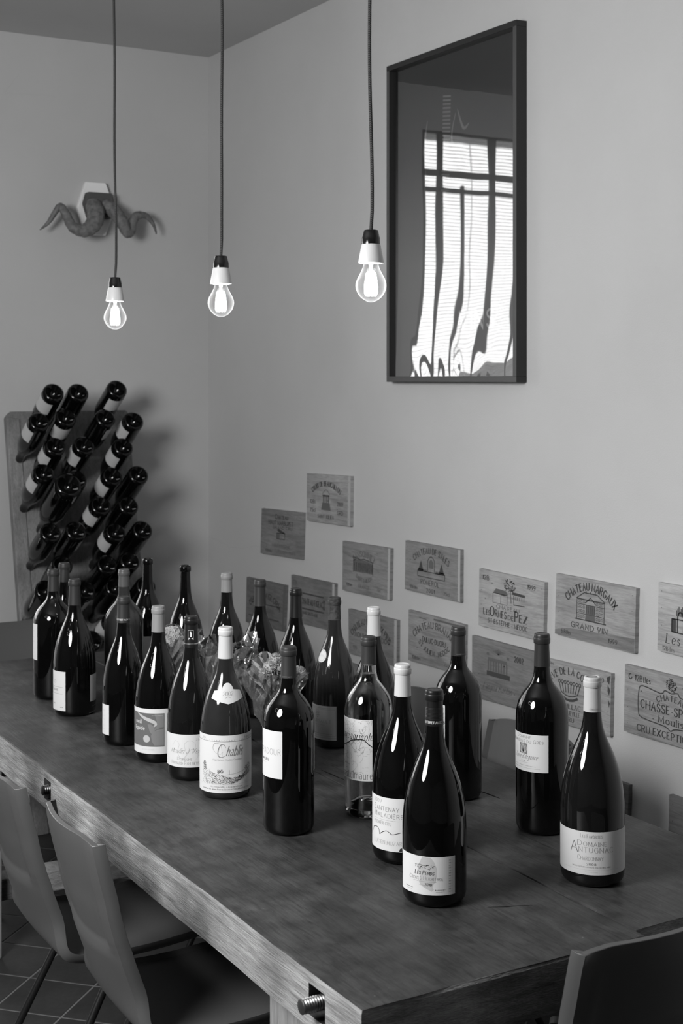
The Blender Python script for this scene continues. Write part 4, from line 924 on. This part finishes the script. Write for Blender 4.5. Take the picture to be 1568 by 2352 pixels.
def p_marg(m, f, w, h):
    fill(m, [(-w/2+.001, -h/2+.001), (w/2-.001, -h/2+.001), (w/2-.001, -h/2+.036), (-w/2+.001, -h/2+.022)], lambda u, v: (-.0128,)+f(u, v)[1:], 4, 3, 3)
    c = -.014
    text(m, 'CHATEAU MARGAUX', .020, f, 1, c, .053, arc=.128, fit=.20, pen=.19)
    stroke(m, [(c-.054, -.026), (c-.054, .027), (c+.054, .027), (c+.054, -.026)], .0026, f, 1); stroke(m, [(c-.062, -.027), (c+.062, -.027)], .003, f, 1); stroke(m, [(c-.056, .028), (c-.026, .045), (c+.026, .045), (c+.056, .028)], .0026, f, 1)
    stroke(m, [(c-.022, .018), (c, .034), (c+.022, .018)], .0026, f, 1); stroke(m, [(c-.054, .014), (c+.054, .014)], .002, f, 1); stroke(m, [(c-.054, -.011), (c+.054, -.011)], .0016, f, 1)
    for u in (-.018, .0, .018): stroke(m, [(c+u, .045), (c+u, .050)], .003, f, 1)
    poly(m, [(c-.018, -.010), (c+.018, -.010), (c+.018, .013), (c-.018, .013)], f, 2); poly(m, [(c-.02, -.026), (c+.02, -.026), (c+.018, -.012), (c-.018, -.012)], f, 2)
    for sx in (-1, 1):
        for i in range(3):
            for v in (.0205, .0075, -.004, -.0185): u = c+sx*(.026+i*.0100); ribbon_rect(m, u-.0028, v-.0030, u+.0028, v+.0030, .0011, f, 1)
    for i in range(5): stroke(m, [(c-.016+i*.008, -.009), (c-.016+i*.008, .012)], .0012, f, 1)
    text(m, 'GRAND VIN', .0145, f, 1, c-.004, -.052, pen=.2, serif=False, fit=.143); text(m, '6 Btles', .0105, f, 1, -.110, -.074, pen=.2, serif=False, fit=.037); text(m, '1999', .0110, f, 1, .075, -.071, fit=.033, **K)
def p_lesf(m, f, w, h):
    c = -.078; ribbon_rect(m, c-.030, -.030, c+.075, .002, .003, f, 1); poly(m, [(c-.030, -.030), (c-.016, -.030), (c-.016, .002), (c-.030, .002)], f, 1); stroke(m, catmull([(c-.010, -.030), (c-.010, .010), (c, .020), (c+.010, .010), (c+.010, -.030)], 4), .004, f, 1)
    for k in range(8): stroke(m, [(c-.014+k*.004, .010), (c-.014+k*.004, .024+.005*(k % 3))], .0025, f, 1)
    text(m, 'Les Forts', .0225, f, 1, -.127, -.060, align='l', pen=.12, slant=.15, fit=.14); text(m, '12Btles', .0105, f, 2, -.118, -.079, pen=.15, fit=.04)
def p_r02(m, f, w, h):
    c = -.034
    text(m, '2002', .0160, f, 1, .0615, .0445, pen=.22, fit=.040); poly(m, [(c-.055, -.015), (c+.055, -.015), (c+.055, -.001), (c-.055, -.001)], f, 1); stroke(m, [(c-.050, .034), (c+.040, .034)], .009, f, 2)
    for i in range(8): stroke(m, [(c-.048+i*.0125, .0), (c-.048+i*.0125, .030)], .006, f, 2)
    for k in range(9): stroke(m, [(c, .052), (c+(k-4)*.006, .068-.0005*(k-4)**2)], .0018, f, 2)
    for u in (-.05, .045): poly(m, [(c+u-.006, .044), (c+u+.006, .044), (c+u+.006, .052), (c+u-.006, .052)], f, 2)
    text(m, 'Langoa Barton', .020, f, 2, -.04, -.056, slant=.5, pen=.08, serif=False, fit=.135)
def p_res(m, f, w, h):
    c = -.025
    text(m, 'RESERVE DE LA COMTESSE', .0185, f, 1, c, .054, arc=.118, fit=.270, pen=.17, serif=False); text(m, '12Btles', .008, f, 2, -.11, .070, fit=.035, **K); text(m, '2003', .0115, f, 1, .095, .055, fit=.031, **K)
    for pts, wd in (((-.034, -.006), (-.015, -.014), (.0, -.016), (.015, -.014), (.034, -.006)), .007), (((-.036, .004), (-.016, -.003), (.0, -.005), (.016, -.003), (.036, .004)), .003): stroke(m, [(c+a, b) for a, b in pts], wd, f, 1)
    for i in range(8): u = -.042+i*.012; stroke(m, [(c+u*.8, .004), (c+u, .026)], .003, f, 1); stroke(m, [(c+u+.0045*cos(a*pi/4), .031+.0045*sin(a*pi/4)) for a in range(9)], .0025, f, 1)
    text(m, 'PAUILLAC', .013, f, 1, c, -.038, pen=.2, serif=False, fit=.090); text(m, 'LONGUEVILLE', .011, f, 2, c, -.055, pen=.2, fit=.085); text(m, 'CRU', .012, f, 1, c, -.073, pen=.18)
    for pts in (((w/2-.016, .070), (w/2-.002, .078), (w/2-.006, .052), (w/2-.014, .060)), ((w/2-.012, .052), (w/2-.002, .04), (w/2-.006, .024), (w/2-.012, .034)), ((w/2-.010, .014), (w/2-.002, .004), (w/2-.006, -.008))): poly(m, list(pts), f, 1)
def p_chasse(m, f, w, h):
    text(m, '12Btles', .015, f, 1, -.128, .050, align='l', pen=.16, serif=False, fit=.055); stroke(m, [(-.145+.0055*cos(a*pi/6), .058+.0065*sin(a*pi/6)) for a in range(2, 13)], .003, f, 1)
    pts = catmull([(-.100, .042), (-.114, .026), (-.114, -.022), (-.100, -.038), (-.02, -.044), (0, -.052), (.02, -.044), (.100, -.038), (.114, -.022), (.114, .026), (.100, .042), (.036, .034), (.022, .044), (0, .040), (-.022, .044), (-.036, .034), (-.100, .042)], 3); stroke(m, pts, .0030, f, 1)
    r = random.Random(4)
    for k in range(90): a = r.uniform(0, 6.3); q = r.random()**.5; u, v = cos(a)*q*.018, .060+sin(a)*q*.016; stroke(m, [(u, v), (u+r.uniform(-.005, .005), v+r.uniform(-.004, .004))], .0018, f, 1)
    text(m, 'CHATEAU', .0145, f, 1, 0, .021, arc=.10, fit=.096, pen=.17); text(m, 'CHASSE-SPLEEN', .0200, f, 1, 0, -.013, fit=.212, pen=.19); text(m, 'Moulis', .0175, f, 1, 0, -.038, pen=.18, fit=.085)
    text(m, 'CRU EXCEPTIONNEL', .0165, f, 1, .0, -.073, pen=.19, fit=.235)
def p_blank(m, f, w, h): text(m, 'GRAND CRU', .016, f, 2, 0, -.01, **K)
dk = -.0
panel([(4.343,1.284),(4.036,1.292),(4.040,1.122),(4.345,1.117)], .34, 1, 'highest crate panel, pale wood printed with a small tower', p_cruz)
panel([(4.697,1.131),(4.372,1.141),(4.382,.973),(4.708,.961)], .22, 2, 'slightly warped crate panel nearest the room corner, dark print of a small house', p_sm)
panel([(4.825,.856),(4.505,.864),(4.520,.694),(4.833,.682)], .17, 3, 'dark crate panel farthest left in the row just above the bottles', p_l1)
panel([(4.461,.909),(4.145,.916),(4.149,.752),(4.460,.743)], .20, 4, 'crate panel with a heavy banner frame behind the waxed bottle neck', p_l2)
panel([(4.091,1.069),(3.786,1.075),(3.792,.908),(4.093,.902)], .25, 5, 'crate panel printed with a long low building, light end strip on its right', p_sans)
panel([(3.698,1.110),(3.397,1.112),(3.399,.956),(3.702,.956)], .25, 6, 'crate panel with domed mansion, two spires and the year 2001', p_sales)
panel([(4.053,.844),(3.747,.850),(3.750,.704),(4.050,.695)], .23, 7, 'crate panel half hidden behind the white-capped back-row bottle', p_c5)
panel([(3.680,.894),(3.376,.892),(3.379,.742),(3.682,.736)], .29, 8, 'crate panel with lettering in an oval, split along its top edge', p_bran)
panel([(3.302,1.068),(3.000,1.065),(3.006,.903),(3.306,.903)], .37, 9, 'pale crate panel with a leafy tree over farm buildings', p_pez)
panel([(2.950,1.096),(2.637,1.096),(2.643,.933),(2.957,.933)], .34, 10, 'crate panel with a columned mansion under arched lettering, band of darker wood below', p_marg)
panel([(2.557,1.122),(2.245,1.122),(2.248,.950),(2.561,.955)], .42, 11, 'pale crate panel cut by the right edge of the photo, upper row', p_lesf)
panel([(3.338,.868),(3.012,.868),(3.016,.700),(3.340,.690)], .22, 12, 'greyish crate panel marked 2002 behind the tall black-capped bottle', p_r02)
panel([(3.008,.860),(2.730,.866),(2.735,.704),(3.008,.694)], .33, 13, 'crate panel with a big crown under curved lettering', p_res)
panel([(2.678,.900),(2.345,.903),(2.350,.736),(2.683,.731)], .32, 14, 'crate panel with a framed cartouche at the right edge, second row', p_chasse)
panel([(2.975,.596),(2.664,.598),(2.673,.43),(2.975,.43)], .18, 15, 'low dark crate panel mostly hidden by the front right bottle', p_blank)
panel([(2.520,.612),(2.20,.618),(2.20,.44),(2.525,.44)], .20, 16, 'low dark crate panel at the right edge just above the table', p_blank)

# ---------------------------------------------------------------- framed poster
FY0, FY1, FZ0, FZ1 = 3.094, 3.772, 1.610, 2.617
pf = empty('framed_poster', (XW, (FY0+FY1)/2, (FZ0+FZ1)/2)); tag(pf, 'tall dark poster in a black frame behind glass that mirrors a window', 'picture')
cy, cz = (FY0+FY1)/2, (FZ0+FZ1)/2; hw, hh = (FY1-FY0)/2, (FZ1-FZ0)/2; bw = .017; d = .037
for nm, lo, hi in (('rail', (-hw, hh-bw), (hw, hh)), ('rail', (-hw, -hh), (hw, -hh+bw)), ('stile', (-hw, -hh+bw), (-hw+bw, hh-bw)), ('stile', (hw-bw, -hh+bw), (hw, hh-bw))):
    m = MB(); m.box((-d, lo[0], lo[1]), (-.0005, hi[0], hi[1])); o = m.build(nm, [FRAMEM, FRAMEM if nm == 'rail' and lo[1] > 0 else FRAMEL], pf, bevel=.001)
    for p in o.data.polygons: p.material_index = 1 if p.normal.x < -.5 else 0
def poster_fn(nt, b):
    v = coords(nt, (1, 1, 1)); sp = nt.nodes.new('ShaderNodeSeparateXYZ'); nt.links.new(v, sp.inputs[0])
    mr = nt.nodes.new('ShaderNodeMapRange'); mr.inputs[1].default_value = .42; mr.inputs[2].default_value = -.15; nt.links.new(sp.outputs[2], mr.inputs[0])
    nt.links.new(ramp(nt, mr.outputs[0], [(0, .006), (.4, .040), (1, .17)]), b.inputs['Base Color'])  # lighter towards the bottom: the wall's reflection in the glazing, painted into the print
POSTER = mat('poster_print_with_reflection', .02, .5, .3, fn=poster_fn); PG = mat('poster_grey', .50, .5, .3); PG2 = mat('poster_dim', .15, .5, .3)
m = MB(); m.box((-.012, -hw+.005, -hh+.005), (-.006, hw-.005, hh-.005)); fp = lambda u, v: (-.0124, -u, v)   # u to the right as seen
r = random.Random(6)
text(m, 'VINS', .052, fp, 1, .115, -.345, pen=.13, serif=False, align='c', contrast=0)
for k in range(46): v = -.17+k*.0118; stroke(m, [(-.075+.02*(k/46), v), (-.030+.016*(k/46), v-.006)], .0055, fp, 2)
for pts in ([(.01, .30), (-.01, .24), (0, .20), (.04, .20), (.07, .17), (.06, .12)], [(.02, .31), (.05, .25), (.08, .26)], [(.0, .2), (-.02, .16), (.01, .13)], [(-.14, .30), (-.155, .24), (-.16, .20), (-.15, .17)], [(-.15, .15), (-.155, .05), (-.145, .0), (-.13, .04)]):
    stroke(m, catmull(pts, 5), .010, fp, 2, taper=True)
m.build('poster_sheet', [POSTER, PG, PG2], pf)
def glaze_fn(nt, b):
    tr = nt.nodes.new('ShaderNodeBsdfTransparent'); gl = nt.nodes.new('ShaderNodeBsdfGlossy'); gl.inputs['Roughness'].default_value = .012
    lw = nt.nodes.new('ShaderNodeLayerWeight'); lw.inputs[0].default_value = .5; pw = nt.nodes.new('ShaderNodeMath'); pw.operation = 'POWER'; pw.inputs[1].default_value = 5
    fr = nt.nodes.new('ShaderNodeMath'); fr.operation = 'MULTIPLY_ADD'; fr.inputs[1].default_value = .76; fr.inputs[2].default_value = .22; mx = nt.nodes.new('ShaderNodeMixShader')
    nt.links.new(lw.outputs[1], pw.inputs[0]); nt.links.new(pw.outputs[0], fr.inputs[0])
    nt.links.new(fr.outputs[0], mx.inputs[0]); nt.links.new(tr.outputs[0], mx.inputs[1]); nt.links.new(gl.outputs[0], mx.inputs[2]); nt.links.new(mx.outputs[0], nt.nodes['Material Output'].inputs[0])
m = MB(); ny, nz = 60, 110; vs = []
for j in range(nz+1):
    for i in range(ny+1):
        yy = -hw+bw*.6+(2*hw-1.2*bw)*i/ny; zz = -hh+bw*.6+(2*hh-1.2*bw)*j/nz
        low = max(0, min(1, (-.14-zz)/.36)); s = .0135*low**1.6*(yy*1.0)
        dd = -s*1.3+low*.0008*noise.noise(Vector((yy*7, zz*3.2, 2)))+.00010*noise.noise(Vector((yy*14, zz*5, 7)))+low**3*.0008*noise.noise(Vector((yy*16, zz*12, 4)))
        vs.append((-.020+dd, yy, zz))
m.add(vs, [(j*(ny+1)+i, (j+1)*(ny+1)+i, (j+1)*(ny+1)+i+1, j*(ny+1)+i+1) for j in range(nz) for i in range(ny)])
m.build('acrylic_glazing', mat('acrylic', fn=glaze_fn), pf, smooth=True)

# ---------------------------------------------------------------- bulbs on cloth cords
def cord_fn(nt, b):
    v = coords(nt, (1, 1, 1)); w = nt.nodes.new('ShaderNodeTexWave'); w.bands_direction = 'DIAGONAL'; w.inputs['Scale'].default_value = 150; nt.links.new(v, w.inputs['Vector'])
    nt.links.new(ramp(nt, w.outputs[1], [(.3, .022), (.7, .062)]), b.inputs['Base Color']); bump(nt, b, w.outputs[1], .5, .001)
CORDM = mat('braided_cord', .04, .8, .2, fn=cord_fn); SOCK = mat('porcelain_socket', .55, .3, .5); CAPK2 = mat('black_bakelite', .008, .15, .5); BULBG = mat('bulb_glass', fn=pane_fn)
def bulbglass_fn(nt, b):
    tr = nt.nodes.new('ShaderNodeBsdfTransparent'); tr.inputs[0].default_value = (.97, .97, .97, 1); gl = nt.nodes.new('ShaderNodeBsdfGlossy'); gl.inputs['Roughness'].default_value = .02
    fr = nt.nodes.new('ShaderNodeLayerWeight'); fr.inputs[0].default_value = .12; mx = nt.nodes.new('ShaderNodeMixShader')
    tl = nt.nodes.new('ShaderNodeBsdfTranslucent'); tl.inputs[0].default_value = (.9, .9, .9, 1); m3 = nt.nodes.new('ShaderNodeMixShader'); m3.inputs[0].default_value = .30
    nt.links.new(gl.outputs[0], m3.inputs[1]); nt.links.new(tl.outputs[0], m3.inputs[2])
    nt.links.new(fr.outputs[1], mx.inputs[0]); nt.links.new(tr.outputs[0], mx.inputs[1]); nt.links.new(m3.outputs[0], mx.inputs[2]); nt.links.new(mx.outputs[0], nt.nodes['Material Output'].inputs[0])
BG = mat('clear_bulb_glass', fn=bulbglass_fn); GLOW = mat('glowing_filament', .9, .5, .5, emit=28); GLOWC = mat('led_core', .9, .5, .5, emit=14)
def pendant(x, y, zb, seed, lab):
    root = empty('pendant_bulb', (x, y, zb)); tag(root, lab, 'pendant lamp', 'bare bulbs hanging over the table')
    r = random.Random(seed); top = ZC-zb; pts = [Vector((0, 0, .137))]; n = 26; ph = r.uniform(0, 6)
    for i in range(1, n+1):
        t = i/n; z = .137+(top-.137)*t; s = .004*min(1, t*6); pts.append(Vector((s*sin(z*5.2+ph)+.002*sin(z*11), s*.5*cos(z*4+ph), z)))
    m = MB(); m.tube(pts, .0034, 10); m.build('cord', CORDM, root, smooth=True)
    m = MB(); m.lathe([(top-.022, .004), (top-.022, .032), (top-.006, .042), (top, .042)], 28); m.build('ceiling_rose', SOCK, root, smooth=True)
    m = MB(); m.lathe([(.1115, .0125), (.1115, .0178), (.124, .0174), (.1255, .0165), (.1375, .0140), (.1385, .0128), (.1385, .001)], 32); m.build('socket_cap', CAPK2, root, smooth=True)
    m = MB(); m.lathe([(.1115, .0174), (.110, .0186), (.078, .0245), (.0755, .0246), (.0752, .0225), (.079, .0190), (.088, .0165), (.090, .001)], 36); m.build('socket', SOCK, root, smooth=True)
    m = MB(); m.lathe([(.0002, .0005), (.001, .006), (.004, .0125), (.009, .0190), (.016, .0247), (.024, .0284), (.031, .0298), (.038, .0292), (.046, .0262), (.054, .0220), (.062, .0178), (.069, .0150), (.076, .0138), (.084, .0135)], 44, close=False); gb = m.build('bulb_glass', BG, root, smooth=True)
    m = MB()
    for k in range(8):
        a = k*pi/4; c, s = cos(a), sin(a); m.tube([(.008*c, .008*s, .013), (.0112*c, .0112*s, .019), (.0108*c, .0108*s, .032), (.0092*c, .0092*s, .044), (.0078*c, .0078*s, .055), (.004*c, .004*s, .058)], .0026, 6)
    m.build('filament', GLOW, gb, smooth=True)
    m = MB(); m.lathe([(.052, .001), (.053, .0035), (.066, .0030), (.084, .006)], 14); m.build('filament_stem', GLOWC, gb, smooth=True)
pendant(1.340, 3.492, 1.750, 1, 'farthest and lowest-looking lit bare bulb, in front of the mounted horns')
pendant(1.349, 2.857, 1.759, 2, 'middle lit bare bulb hanging in front of the room corner')
pendant(1.391, 2.276, 1.766, 3, 'nearest and largest lit bare bulb, just left of the framed poster')

# ring chandelier in the middle of the room, outside the frame; seen only as small rings of light on the glass
ch = empty('ring_chandelier', (-.9, 2.75, 2.25)); tag(ch, 'ring chandelier of small bulbs hanging left of the photographed area', 'chandelier')
m = MB(); m.tube([(.38*cos(2*pi*i/32), .38*sin(2*pi*i/32), 0) for i in range(33)], .009, 8); m.build('ring', TUBE, ch, smooth=True)
m = MB(); m.tube([(0, 0, .25), (0, 0, ZC-2.25)], .004, 8)
for k in range(3): m.tube([(.38*cos(k*2.094), .38*sin(k*2.094), 0), (0, 0, .25)], .002, 6)
m.build('suspension_cord', TUBE, ch)
m0 = None; CB = mat('chandelier_bulb', .9, .5, .5, emit=45)
for k in range(11):
    if m0 is None: m = MB(); m.sphere((0, 0, 0), .019, 12, 8, sc=(1, 1, 1.2)); m0 = m.build('bulb', CB, ch, smooth=True); o = m0
    else: o = m0.copy(); COL.objects.link(o)
    o.location = (.38*cos(k*2*pi/11), .38*sin(k*2*pi/11), .030)

# ---------------------------------------------------------------- mounted horns
hn = empty('horn_trophy', (1.91, YE, 2.268)); tag(hn, 'pair of curled ridged horns mounted on a white hexagonal plaque', 'horns')
def hp(px, py, yy):   # measured offsets (m) from plaque centre
    return (px, -yy, py)
m = MB(); hexp = [(-.045, .117), (.037, .117), (.062, .055), (.062, -.055), (.040, -.086), (-.050, -.086), (-.064, .03)]
hexp = [(-.044, .118), (.038, .118), (.075, .016), (.038, -.088), (-.044, -.088), (-.078, .016)]
m.add([(x, -.0255, z) for x, z in hexp]+[(x, -.001, z) for x, z in hexp], [(5,4,3,2,1,0), (6,7,8,9,10,11)]+[(i, (i+1) % 6, 6+(i+1) % 6, 6+i) for i in range(6)])
m.build('plaque', mat('white_plaque', .88, .5, .3), hn, bevel=.003)
def horn_fn(nt, b):
    v = coords(nt, (1, 1, 1)); n = noi(nt, v, 60, 4); nt.links.new(ramp(nt, n, [(.3, .10), (.7, .21)]), b.inputs['Base Color']); bump(nt, b, n, .3, .002)
HORN = mat('horn', .16, .6, .3, fn=horn_fn); SKIN = mat('skull_patch', .09, .8, .2)
m = MB(); m.add([(x, yy, z) for yy in (-.065, -.026) for x, z in ((-.050, .074), (.052, .074), (.066, .01), (.05, -.025), (-.045, -.025), (-.062, .03))], [(5,4,3,2,1,0), (6,7,8,9,10,11)]+[(i, (i+1) % 6, 6+(i+1) % 6, 6+i) for i in range(6)])
m.build('skull_base', SKIN, hn, bevel=.006)
def horn(path):
    path = [(a, b, c-.016, d*1.28) for a, b, c, d in path]
    pts = catmull3(path, 7); m = MB(); P = [Vector(p[:3]) for p in pts]; R = [p[3]*(1+.05*sin(i*2.1)+.02*noise.noise(Vector((i*.7, 0, 1)))) for i, p in enumerate(pts)]
    m.tube(P, R, 14, flat=.8); m.build('horn', HORN, hn, smooth=True)
def catmull3(p, sub):
    out = []; n = len(p)
    for i in range(n-1):
        a = p[max(0, i-1)]; b = p[i]; c = p[i+1]; d = p[min(n-1, i+2)]
        for k in range(sub):
            t = k/sub; out.append(tuple(.5*(2*b[j]+(c[j]-a[j])*t+(2*a[j]-5*b[j]+4*c[j]-d[j])*t*t+(3*b[j]-a[j]-3*c[j]+d[j])*t**3) for j in range(4)))
    out.append(p[-1]); return out
horn([(-.025, -.05, .045, .027), (-.026, -.085, .015, .027), (-.042, -.11, -.035, .025), (-.082, -.12, -.067, .021), (-.128, -.115, -.055, .017), (-.155, -.11, -.005, .014), (-.172, -.10, .022, .012), (-.185, -.09, .006, .011), (-.212, -.085, -.038, .008), (-.245, -.08, -.070, .002)])
horn([(.030, -.05, .045, .027), (.052, -.085, .015, .026), (.072, -.11, -.025, .023), (.088, -.12, -.066, .018), (.108, -.11, -.055, .015), (.118, -.10, -.025, .014), (.142, -.085, .006, .0135), (.178, -.08, .010, .011), (.205, -.08, -.010, .008), (.222, -.075, -.035, .005), (.231, -.07, -.060, .0025)])

# ---------------------------------------------------------------- bottle rack (leaning board with bottles stuck neck-down)
KB = .232
def by(z): return 5.158+KB*(z-1.497)
rk = empty('bottle_rack', (1.78, by(0), 0)); tag(rk, 'tall pale wooden board leaning on the end wall, full of bottles stuck in neck first', 'rack')
BW = mat('rack_board_wood', .22, .8, .15, fn=wood(.21, .31, (14, 14, .7), 5, .3, .3))
m = MB(); nB = Vector((0, -1, KB)).normalized(); tB = Vector((0, KB, 1)).normalized(); lb = 1.497/tB.z
def rb(x, s, o): q = Vector((x-1.78, 0, 0))+tB*s+nB*o; return q
m.add([rb(x, s, o) for o in (0, -.035) for x, s in ((1.545, .0), (2.035, .0), (2.035, lb-.012), (2.025, lb), (1.562, lb), (1.545, lb-.02))], [(0,1,2,3,4,5), (11,10,9,8,7,6)]+[((i+1) % 6, i, 6+i, 6+(i+1) % 6) for i in range(6)])
m.build('board', BW, rk, bevel=.004)
m = MB(); m.add([rb(x, s, o) for o in (.0, .006) for x, s in ((1.545, .0), (1.595, .0), (1.595, lb-.03), (1.545, lb-.02))], [(3,2,1,0), (4,5,6,7)]+[((i+1) % 4, i, 4+i, 4+(i+1) % 4) for i in range(4)][::1])
m.build('side_batten', BW, rk, bevel=.003)
TH = radians(32); AX = Vector((0, -cos(TH), sin(TH))); LN = .285
RKB = [(124,900,24.5,235),(181,900,24.5,0),(270,892,24,272),(91,967,24,195),(152,957,24.5,262),(243,959,23,305),(308,965,24.5,205),(128,1024,24,207),(194,1022,24,218),(284,1025,24.5,218),(101,1085,25,192),(177,1100,23,0),(259,1092,23.5,218),(319,1089,24.5,0),(144,1135,31,0),(232,1160,23.5,225),(296,1160,23.5,0),(117,1222,24,0),(175,1218,23.5,320),(266,1221,23.5,212),(328,1216,23,0),(144,1296,23,0),(247,1296,23.5,0),(299,1287,23.5,0),(196,1353,23.5,300),(266,1348,23,0),(336,1345,24,0),(106,1354,23,0),(262,1425,23,222),(212,1470,23,0)]
RC = Vector((cos(AZ), -sin(AZ), 0)); FC = Vector((sin(AZ), cos(AZ), 0))
P75 = [(0, .020), (.001, .031), (.004, .0350), (.010, .0368), (.018, .0372), (.125, .0374), (.145, .0366), (.165, .0335), (.185, .0280), (.205, .0215), (.222, .0170), (.24, .0148), (.262, .0140), (.283, .0136)]
def rack_bottle(big):
    k = 1.34 if big else 1.06
    root = empty('racked_bottle', (0, 0, 0)); m = MB(); p = [(z*k, r*k) for z, r in P75]
    m.lathe([(.030*k, .001), (.027*k, .008*k), (.016*k, .018*k), (.004*k, .026*k), (.0005, .0295*k)]+p[1:], 40); m.build('glass', G_BLACK, root, smooth=True)
    m = MB(); m.lathe([(.235*k, .0153*k), (.27*k, .0147*k), (.278*k, .0158*k), (.288*k, .0158*k), (.293*k, .0148*k), (.294*k, .001)], 24); m.build('capsule', CAPB, root, smooth=True); return root
proto = {}
rows_ = ['top row', 'second row', 'third row', 'fourth row', 'fifth row', 'sixth row', 'seventh row', 'eighth row', 'ninth row', 'lowest row']
lblm = MB(); n = 18
def mk_label():
    m = MB(); R = .0400
    m.add([(R*cos(radians(-52+104*i/n)), R*sin(radians(-52+104*i/n)), z) for z in (.028, .098) for i in range(n+1)], [(i, i+1, n+2+i, n+1+i) for i in range(n)])
    f = lambda u, v: ((R+.0003)*cos(u/R), (R+.0003)*sin(u/R), v)
    for v, w_ in ((.085, .03), (.07, .04), (.055, .03), (.04, .035)): greek(m, 0, v, w_, .0018, f, 1)
    return m
names = ['big pale label, top left corner of the rack', 'no label, top row middle', 'pale label facing down, top row right', 'pale label on its left flank, at the left edge under the top row', 'label curving under the base, second row, left of centre',
 'label just showing on its right, second row, right of centre', 'pale label on its left, outermost right of the second row', 'narrow label on its left, third row left', 'broad pale label, third row centre', 'pale label, third row right',
 'thin label strip and its neck free of the board, left edge below the third row', 'unlabelled, half behind the magnum, fourth row', 'pale label, fourth row right of centre', 'unlabelled, outermost right, fourth row', 'larger magnum with a wide base, middle left of the rack',
 'bright square label, fifth row centre', 'unlabelled with a glint on its shoulder, fifth row right', 'unlabelled with neck visible at lower left, sixth row left', 'label low on its right flank, sixth row', 'grey label strip, sixth row right of centre', 'unlabelled, outermost right, sixth row',
 'unlabelled, seventh row left, above the leftmost table bottles', 'unlabelled, seventh row centre', 'unlabelled, seventh row right', 'label underneath, just right of the leftmost table necks', 'unlabelled, behind the smoky bottle neck', 'unlabelled, outermost right of the eighth row behind an uncapped neck',
 'unlabelled, lowest at the left edge, behind the leftmost bottle neck', 'pale label, low down beside the smoky bottle shoulder', 'unlabelled, lowest of all behind the two-line label bottle']
B0 = Vector((0, by(0), 0))+AX*LN; nP = Vector((0, 1, -KB))
for i, (px, py, pr, phi) in enumerate(RKB):
    ray = FC*3200+RC*(px-784)+Vector((0, 0, 870-py)); t = (B0-CAM).dot(nP)/ray.dot(nP); B = CAM+ray*t
    big = pr > 28
    if big not in proto: proto[big] = rack_bottle(big); o = proto[big]
    else: o = copy_tree(proto[big])
    if big: B = B-AX*.0+Vector((0, 0, 0))
    Rs = (Vector((1, 0, 0))*cos(radians(phi))+Vector((0, -AX.z, -AX.y)).normalized()*(-1)*sin(radians(phi))*-1)
    zax = -AX; xax = (Rs-zax*Rs.dot(zax)).normalized(); yax = zax.cross(xax)
    if big: B = B+AX*.075
    M = Matrix((xax, yax, zax)).transposed().to_4x4(); M.translation = B; o.matrix_world = M
    for ch in list(o.children):
        if ch.name.startswith('label'): bpy.data.objects.remove(ch)
    tag(o, 'racked dark bottle, '+names[i].replace('thin label strip and its neck free of the board, left edge below the third row','thin label strip, left edge just below the third row').replace('label just showing on its right, second row, right of centre','label sliver on its right, second row').replace('pale label on its left flank, at the left edge under the top row','pale label, left edge under the top row'), 'bottle', 'bottles stuck in the leaning rack')
    if phi:
        if 'lbl' not in proto: l = mk_label().build('label', [PAPER2, INKL], None, smooth=True); proto['lbl'] = l
        else: l = proto['lbl'].copy(); COL.objects.link(l)
        l.parent = o
